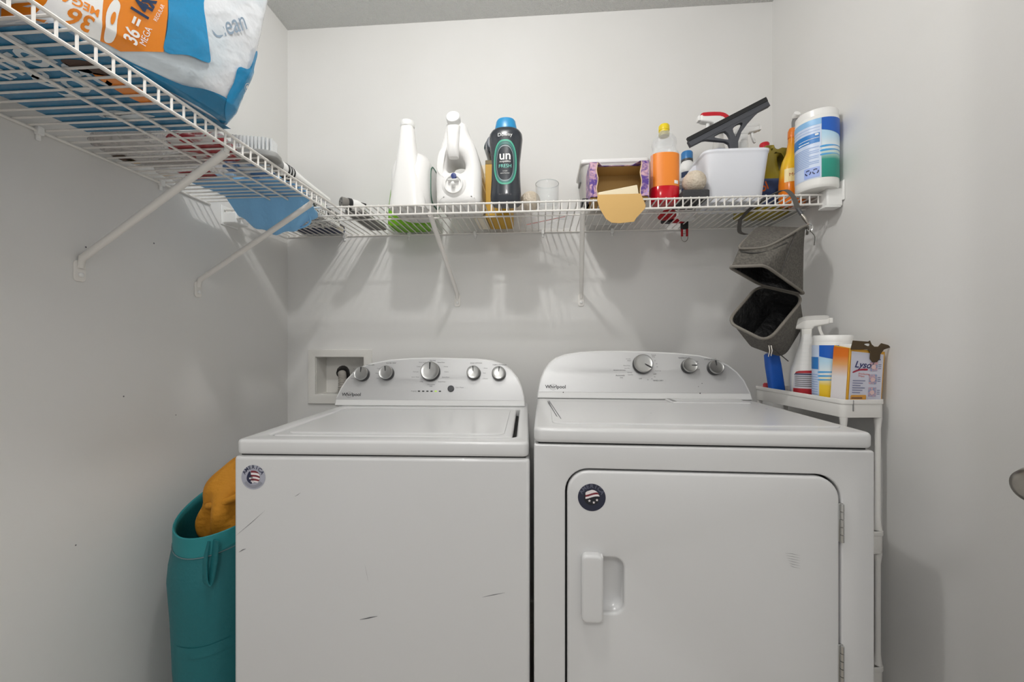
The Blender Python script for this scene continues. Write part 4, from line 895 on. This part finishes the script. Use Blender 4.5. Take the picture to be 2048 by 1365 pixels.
# ------------------------------------------------------------ grey lunch bag hanging open under the shelf
HEA = mat('heather_grey', '55524d', .9, bump=(420, .5, .002), var=('6a665f', 160, .4, .62)); LIN = mat('black_lining', '232324', .38, bump=(30, .6, .02)); ZIP = mat('zipper_tape', '7a756d', .6)
lb_ = thing('lunch_bag', 'dark grey two compartment lunch bag hanging open from the shelf', 'lunch bag', (.72, 1.30, ZC-.06))
L0 = Vector((.72, 1.30, ZC-.06))
def W(x, y, z): return Vector((x, y, ZC+z))-L0
def bag_shell(rim, base, name, m_out, m_in, inset=.006, rim_r=.0045, seg=6, r=.24, capk=.9):
    # rim/base: four corners each, rounded by interpolating along the loop
    def loop(q, r=r):
        out = []
        for i in range(4):
            a, b, c = q[i-1], q[i], q[(i+1) % 4]
            p0 = b+(a-b)*r; p1 = b+(c-b)*r
            for k in range(seg+1):
                s = k/seg; out.append(p0*(1-s)**2+b*2*s*(1-s)+p1*s*s)
        return out
    lr, lbs = loop(rim), loop(base)
    n = len(lr); mid = [[lr[i]+(lbs[i]-lr[i])*f for i in range(n)] for f in (0, .3, .65, .93)]
    cen = sum(lbs, Vector())/n
    mid.append([cen+(p-cen)*capk for p in lbs])
    o = MB().loft(mid, (False, True)).build(name, m_out, lb_, smooth=60)
    cr = sum(lr, Vector())/n; cb_ = cen
    inn = []
    for f in (0, .4, .88):
        c0 = cr+(cb_-cr)*f; inn.append([c0+((lr[i]+(lbs[i]-lr[i])*f)-c0)*(.955-.06*f) for i in range(n)])
    MB().loft([list(reversed(r_)) for r_ in inn], (False, False)).build('lining', m_in, o, smooth=60)
    MB().add([tuple(p) for p in inn[-1]], [tuple(range(n))]).build('lining_floor', m_in, o)
    pts = lr+[lr[0]]
    MB().tube(pts, rim_r, 8, cap=False).build('zipper_trim', ZIP, o)
    return o, lr
low, lr = bag_shell([W(.708, 1.36, .194), W(.823, 1.31, .150), W(.651, 1.20, .007), W(.556, 1.24, .069)],
                    [W(.778, 1.40, .110), W(.868, 1.372, .074), W(.757, 1.30, -.046), W(.655, 1.33, -.004)], 'lower_compartment', HEA, LIN)
upc, ur = bag_shell([W(.708, 1.352, .196), W(.823, 1.305, .156), W(.640, 1.19, .226), W(.549, 1.215, .229)],
                    [W(.700, 1.350, .386), W(.838, 1.338, .374), W(.785, 1.236, .348), W(.584, 1.230, .290)], 'upper_compartment', HEA, LIN, r=.14, capk=.985)
# lid zip line, piping, tabs and strap
pp = spl([W(.700, 1.352, .379), W(.63, 1.28, .325), W(.5865, 1.229, .289), W(.605, 1.224, .283), W(.66, 1.222, .288), W(.72, 1.224, .318), W(.777, 1.232, .350), W(.845, 1.335, .352)], 6)
MB().tube(pp, .0035, 8).build('lid_zipper', ZIP, lb_)
pp = spl([W(.588, 1.226, .276), W(.62, 1.217, .268), W(.665, 1.2165, .274), W(.715, 1.219, .298)], 6)
MB().tube(pp, .0028, 8).build('lid_zipper', mat('zip_teeth', '3b3936', .6), lb_)
pp = spl([W(.79, 1.252, .338), W(.79, 1.262, .29), W(.80, 1.285, .2)], 6)
MB().tube(spl([W(.745, 1.226, .330), W(.715, 1.216, .26), W(.70, 1.222, .21)], 6), .0016, 6).build('seam', MATS['zip_teeth'], lb_)
MB().tube(spl([W(.660, 1.205, .0), W(.70, 1.238, -.022), W(.755, 1.28, -.05)], 6), .0016, 6).build('seam', MATS['zip_teeth'], lb_)
for a, b in ((W(.652, 1.195, -.002), W(.648, 1.19, -.034)), (W(.658, 1.195, -.002), W(.655, 1.19, -.032))):
    MB().tube([a, (a+b)/2+Vector((.002, -.002, 0)), b], .0016, 6).build('zipper_pull', NICKEL, low)
STR = mat('grey_strap', '55524e', .8)
def ribbon(pts, w, th_, name, m, parent):
    P = spl(pts, 6); rings = []
    for i, p in enumerate(P):
        tg = (P[min(i+1, len(P)-1)]-P[max(i-1, 0)]).normalized(); side = Vector((.75, -.3, 0)).normalized()
        nn = tg.cross(side).normalized(); rings.append([p+side*w-nn*th_, p+side*w+nn*th_, p-side*w+nn*th_, p-side*w-nn*th_])
    return MB().loft(rings).build(name, m, parent, smooth=50)
ribbon([W(.70, 1.46, .44), W(.715, 1.41, .466), W(.74, 1.34, .480), W(.758, 1.302, .4815), W(.772, 1.285, .455), W(.782, 1.278, .415)], .0065, .001, 'strap', STR, lb_)
ribbon([W(.70, 1.46, .44), W(.70, 1.465, .40), W(.715, 1.45, .385)], .0065, .001, 'strap', STR, lb_)
MB().tube([W(.782, 1.278, .415), W(.788, 1.27, .395)], .0055, 12).build('snap_hook', GREYD, lb_)
MB().tube([W(.788, 1.27, .395), W(.792, 1.265, .383), W(.8, 1.262, .365)], [.004, .0055, .003], 12).build('snap_hook', NICKEL, lb_)
cc = W(.806, 1.262, .352)
MB().tube([cc+Vector((.007*math.sin(a), -.003*math.sin(a), .011*math.cos(a))) for a in [2*PI*k/18 for k in range(19)]], .0018, 8, cap=False).build('d_ring', CHROME, lb_)
MB().tube(spl([W(.806, 1.258, .342), W(.822, 1.262, .325), W(.824, 1.268, .30)], 5), .0022, 8).build('d_ring', CHROME, lb_)

# ------------------------------------------------------------ slim storage cart
CW = mat('cart_white', 'e9e7e3', .4)
CR = (.822, 1.283); CROT = R(6)
ct = thing('storage_cart', 'slim white three tier storage cart between dryer and right wall', 'cart', (CR[0], CR[1], 0), CROT)
hxc, hyc = .0575, .18
def tray(z0, z1):
    o = plate('tray', [rrect(-hxc, hxc, -hyc, hyc, .016), rrect(-hxc+.0025, hxc-.0025, -hyc+.0025, hyc-.0025, .0135)], z1-z0, .0008, CW, ct, Matrix.Translation((0, 0, (z0+z1)/2)))
    plate('tray_floor', [rrect(-hxc+.001, hxc-.001, -hyc+.001, hyc-.001, .015)], .003, .001, CW, o, Matrix.Translation((0, 0, z0+.0035)))
    plate('tray_rim', [rrect(-hxc-.0018, hxc+.0018, -hyc-.0018, hyc+.0018, .017), rrect(-hxc+.0015, hxc-.0015, -hyc+.0015, hyc-.0015, .0145)], .012, .001, CW, o, Matrix.Translation((0, 0, z1-.006)))
    MB().box(-.032, -.030, -hyc-.0022, -hyc, z1-.03, z1-.001).build('mould_line', GREYM, o)
T1, T2, T3 = (ZC-.190, ZC-.143), (ZC-.546, ZC-.4875), (ZC-.905, ZC-.842)
for a in (T1, T2, T3): tray(*a)
for sx in (-1, 1):
    for sy in (-1, 1):
        for za, zb in ((T2[1], T1[0]), (T3[1], T2[0]), (.03, T3[0])):
            x, y = sx*(hxc-.011), sy*(hyc-.011)
            MB().lathe([(.0095, za), (.0065, za+.03), (.0062, (za+zb)/2), (.0065, zb-.03), (.0095, zb)], 14, c=(x, y, 0)).build('post', CW, ct)
        MB().lathe([(.0, -.006), (.012, -.006), (.015, 0), (.012, .006), (0, .006)], 16, M=AX_X, c=(sx*(hxc-.011), sy*(hyc-.011), .0152)).build('caster', GREYM, ct)
TF = T1[0]+.0052
# blue box and red box at the back of the tray
t = thing('blue_bottle', 'blue oblong bottle leaning at the back of the cart tray', 'bottle', (.786, 1.385, TF), rot=(R(6), R(-13), R(6)))
Body([(0.002, .019, .013), (.01, .022, .016), (.12, .022, .016), (.158, .02, .015), (.162, .016, .012)], 4).build('body', mat('cobalt_plastic', '1f63c8', .35), t)
Body([(.0, .0195, .0145), (.024, .0228, .0168), (.026, .0228, .0168)], 4).build('base_cap', mat('slate_base', '43536e', .4), t)
t = thing('red_packet', 'flat red packet lying in the cart tray behind the blue bottle', 'packet', (.786, 1.428, TF), CROT)
Body([(0, .022, .014), (.004, .024, .016), (.05, .023, .014), (.054, .02, .011)], 4).build('packet', mat('red_packet', 'b8303c', .4), t)
MB().box(-.016, .016, -.0168, -.0158, .02, .04).build('label', mat('maroon_label', '7c2430', .5), t)
# spray cleaner with red label
t = thing('spray_bottle', 'white spray cleaner with red label standing in the cart tray', 'spray bottle', (.828, 1.313, TF), R(-26))
sbod = Body([(0, .038, .024), (.005, .041, .027), (.095, .041, .027), (.11, .039, .026), (.13, .032, .023), (.165, .023, .019), (.195, .0165, .0165), (.21, .015, .015), (.218, .0145, .0145)], 3)
sbod.build('bottle', WPLAST2, t)
for k in range(7): MB().loft([selli(*(lambda q: (q[1]+.0008, q[2]+.0008))(sbod.at(z)), 3, 0, 0, z) for z in (.123+k*.012, .126+k*.012)], (False, False)).build('grip_rib', WPLAST, t)
fr_ = sbod.front(.0008)
decal('label', [[(-.035, .012), (.036, .012), (.036, .05), (-.035, .05)]], fr_, mat('red_label', 'b3202c', .4), t, .005)
decal('label', [[(-.035, .05), (.036, .05), (.036, .100), (-.033, .095)]], fr_, mat('grey_white_label', 'd7d6de', .4), t, .005)
decal('label', [smoothp([(-.03, .096), (-.02, .104), (.036, .106), (.036, .099), (-.022, .097)], 3)], sbod.front(.0014), MATS['red_label'], t, .005)
decal('label', [[(-.033, .092), (.015, .092), (.014, .096), (-.03, .096)]], sbod.front(.0014), mat('label_navy', '30345c', .4), t, .005)
decal('small_print', [[(-.031, .056+.006*k), (.020, .056+.006*k), (.020, .0582+.006*k), (-.031, .0582+.006*k)] for k in range(6)], sbod.front(.0014), INKL, t, .006)
trigger_head(t, .222, 1.02, CLEAR2, mat('sprayer_white', 'ebe9e4', .3), MATS['sprayer_white'], 1)
# wipes canister with yellow label
t, w2, b0, b1, z0, z1 = canister('wipes canister with blue and yellow label in the cart tray', (.842, 1.220, TF), .0475, .212, 0,
    [(0, 'f2c21c'), (.28, 'f4cf36'), (.40, 'f3ecc8'), (.5, 'eef2f4'), (.70, 'bfe0f4'), (1, '9fd0f0')], (-.060, .04, -.10, -.0605), 'yellow', None, True)
decal('label_panel', [[(b0, z0+.09), (b1-.002, z0+.09), (b1-.002, z0+.125), (b0, z0+.125)]], w2, LBL, t, .006)
decal('small_print', [[(b0, z0+.01+.007*k), (b1-.004, z0+.01+.007*k), (b1-.004, z0+.0125+.007*k), (b0, z0+.0125+.007*k)] for k in range(10)], w2, LBL2, t, .006)

# orange and white carton with torn top
t = thing('wipes_carton', 'orange and white carton with torn brown top flap at the front of the tray', 'box', (.8435, 1.140, TF), R(6))
CH = .180; cwx, cwy = .0475, .0255
ORC = ramp_mat('carton_orange', [(0, 'eceaee'), (.55, 'ece6e6'), (.74, 'e8a868'), (.86, 'e47a22'), (1, 'dd6f1c')], 'Z', 0, CH, .4)
sh = .012    # leans slightly to the right
P8 = [(-cwx, -cwy, 0), (cwx, -cwy, 0), (cwx, cwy, 0), (-cwx, cwy, 0), (-cwx+sh, -cwy, CH-.004), (cwx+sh, -cwy, CH-.014), (cwx+sh, cwy, CH-.01), (-cwx+sh, cwy, CH+.004)]
MB().hexa(P8).build('carton', mat('carton_edge', 'd8a030', .45), t, bevel=.0015)
ff = lambda x, z: (x+sh*z/CH, -cwy-.0008, z); ff2 = lambda x, z: (x+sh*z/CH, -cwy-.0014, z); ff3 = lambda x, z: (x+sh*z/CH, -cwy-.002, z)
fs2 = lambda y, z: (-cwx+sh*z/CH-.0008, y, z)
decal('side_print', [[(-cwy+.003, .0), (cwy, .0), (cwy, CH), (-cwy+.003, CH-.005)]], fs2, ORC, t)
decal('front_print', [[(-cwx+.004, .001), (cwx-.0035, .001), (cwx-.0035, CH-.021), (-cwx+.004, CH-.012)]], ff, mat('carton_white', 'cfcfdc', .45), t)
decal('lettering', [text2d('Lysol', .024, -.034, .126, -4, 'LEFT', shear=.25, sx=1.0, fat=.0004)], ff2, mat('carton_navy', '2b2f66', .45), t)
decal('brand_underline', [smoothp([(-.036, .115), (-.02, .121), (.001, .122), (.001, .117), (-.018, .117), (-.036, .111)], 3)], ff2, mat('carton_crimson', 'a3203c', .45), t)
decal('lettering', [text2d('Disinfecting', .0065, -.022, .107, -4), text2d('Wipes', .0065, -.022, .101, -4)], ff2, mat('carton_red', 'cf5040', .45), t)
GP = mat('carton_grey_print', '8285a4', .5)
decal('small_print', [[(-.036, .092-.0062*k), (-.002-(k % 3)*.006, .091-.0062*k), (-.002-(k % 3)*.006, .0885-.0062*k), (-.036, .0895-.0062*k)] for k in range(6)]+[[(-.038, .024-.006*k), (.0-(k % 2)*.01, .022-.006*k), (.0-(k % 2)*.01, .0195-.006*k), (-.038, .0215-.006*k)] for k in range(4)], ff2, GP, t)
decal('yellow_panel', [rrect(-.039, .003, .026, .053, .003)], ff2, mat('carton_amber', 'd89a3c', .45), t)
decal('small_print', [[(-.037, .047-.0068*k), (-.008+(k % 2)*.007, .047-.0068*k), (-.008+(k % 2)*.007, .0435-.0068*k), (-.037, .0435-.0068*k)] for k in range(3)], ff3, mat('carton_brown_print', '7a5a4c', .5), t)
for k in range(4):
    z_ = .115-.0335*k; x_ = .008
    decal('picture', [rrect(x_, x_+.021, z_, z_+.025, .0015)], ff2, vor_mat('carton_picture', '8fa0c0', 'd8a8ac', 120, .42, .6, .5) if k == 0 else MATS['carton_picture'], t)
    decal('picture', [circ(x_+.010, z_+.0115, .006, 14)], ff3, mat('carton_pink', 'e0c0bc', .5), t)
    decal('small_print', [[(x_+.023, z_+.018-.005*q), (x_+.031, z_+.018-.005*q), (x_+.031, z_+.016-.005*q), (x_+.023, z_+.016-.005*q)] for q in range(3)], ff2, GP, t)
decal('small_print', [[(.012, .150), (.036, .147), (.036, .1435), (.012, .1465)]], ff2, mat('carton_slate', '5c6488', .5), t)
FLP = mat('brown_card', '4c3c25', .8)
fo = [(1.18*x_-.008, z_) for x_, z_ in [(-.034, .172), (-.029, .196), (.006, .193), (.010, .196), (.014, .186), (.020, .180), (.029, .180), (.036, .189), (.052, .184), (.057, .178), (.042, .172), (.034, .160), (.033, .148), (.026, .139), (.016, .139), (.010, .148), (.011, .166), (.004, .173), (-.012, .172)]]
plate('torn_flap', [fo, smoothp([(-.012, .186), (.0, .181), (.003, .187), (-.004, .188)], 3)], .0016, .0004, FLP, t, Matrix.Translation((.010, -cwy-.004, 0)) @ XZ)
MB().hexa([(-.030, -.02, CH-.008), (.03, -.02, CH-.008), (.03, .02, CH-.008), (-.03, .02, CH-.008), (-.026, -.018, CH+.006), (.034, -.018, CH+.004), (.034, .02, CH+.006), (-.026, .02, CH+.008)]).build('wipe_packet', WHITEPAPER, t, bevel=.003)

# things on the middle tier
t = thing('spare_bottle', 'white rounded bottle on the middle tier of the cart', 'bottle', (.822, 1.19, T2[0]+.0052), CROT)
Body([(0, .034, .05), (.01, .037, .054), (.07, .037, .054), (.095, .03, .045), (.108, .018, .03), (.112, .008, .015)], 2.6).build('body', WPLAST, t)
MB().lathe([(.012, .108), (.012, .13), (.009, .133), (0, .1335)], 18).build('cap', WPLAST2, t)

# ------------------------------------------------------------ laundry hamper with clothes
TEAL = mat('teal_canvas', '15686e', .6, bump=(90, .25, .004)); TEAL2 = mat('teal_lining', '10565c', .7)
hp_ = thing('laundry_hamper', 'tall teal fabric laundry hamper between the left wall and the washing machine', 'hamper', (-.868, 1.09, 0))
def hring(z, rx, ry, wob, ph=0, tilt=0, n=48):
    out = []
    for k in range(n):
        a = 2*PI*k/n; w = 1+wob*math.sin(3*a+ph)+wob*.5*math.sin(7*a+ph*2)
        out.append((rx*w*math.cos(a), ry*w*math.sin(a), z+tilt*math.sin(a)))
    return out
ZT = ZC-.437
prof = [(.005, .108, .15, .004), (.02, .114, .158, .006), (.15, .116, .16, .010), (.27, .118, .16, .014), (.32, .119, .162, .018), (.44, .121, .164, .024), (.55, .131, .172, .016), (.59, .129, .170, .014), (.65, .121, .163, .008), (ZT-.018, .117, .16, .005), (ZT, .118, .161, .003)]
MB().loft([hring(z, rx, ry, w, z*5, .045*(z/ZT)**3) for z, rx, ry, w in prof], (True, False)).build('fabric_body', TEAL, hp_, smooth=70, solid=.003)
MB().loft([hring(z, rx, ry, .003, 3, .045) for z, rx, ry in ((ZT-.045, .1205, .1635), (ZT-.02, .1205, .1635), (ZT+.001, .1205, .1635), (ZT+.003, .118, .161), (ZT, .115, .158))], (False, False)).build('rim_band', mat('teal_band', '1d7f84', .55), hp_, smooth=50)
MB().tube([Vector(p) for p in hring(ZT-.047, .1212, .1642, .003, 3, .045)]+[Vector(hring(ZT-.047, .1212, .1642, .003, 3, .045)[0])], .0014, 6, cap=False).build('stitch_line', mat('grey_stitch', '5c7478', .7), hp_)
MB().loft([hring(z, .1207, .164, .012, z*5, .02) for z in (.384, .386, .408, .41)], (False, False)).build('seam_band', TEAL, hp_, smooth=50)
a = R(-66)
hx_, hy_ = .124*math.cos(a), .166*math.sin(a)
ribbon([(hx_-.012, hy_+.002, ZT-.052), (hx_-.012, hy_-.006, ZT-.10), (hx_-.004, hy_-.012, ZT-.145), (hx_+.006, hy_-.01, ZT-.15), (hx_+.012, hy_-.004, ZT-.10), (hx_+.012, hy_+.002, ZT-.05)], .0115, .0012, 'carry_loop', TEAL, hp_)
# mustard garment heaped in the hamper
MUS = mat('mustard_cloth', 'bd7f18', .8, bump=(14, .6, .03))
cl_ = thing('mustard_garment', 'mustard yellow garment heaped in the top of the teal hamper', 'clothing', (-.855, 1.10, ZT-.12))
rr = []
for z, k in ((0, .09), (.06, .099), (.10, .10), (.14, .102), (.175, .096), (.205, .07), (.225, .04), (.232, .015)):
    ring = []
    for q in range(56):
        an = 2*PI*q/56; f = 1.02+.10*math.sin(5*an+z*22)-.13*abs(math.sin(3.5*an-z*14))+.05*math.sin(9*an-z*31)
        f = min(f, 1.09) if z < .13 else f
        ring.append((k*f*math.cos(an)+.12*max(0, z-.07), 1.2*k*f*math.sin(an), z+.012*math.sin(4*an+2)*(z > .1)))
    rr.append(ring)
MB().loft(rr).build('heap', MUS, cl_, smooth=80, subsurf=2)
MB().tube(spl([(-.03, -.098, .128), (.02, -.112, .142), (.06, -.108, .158), (.095, -.09, .17)], 6), [.004]+[.009]*17+[.004], 10).build('hem_fold', MUS, cl_)
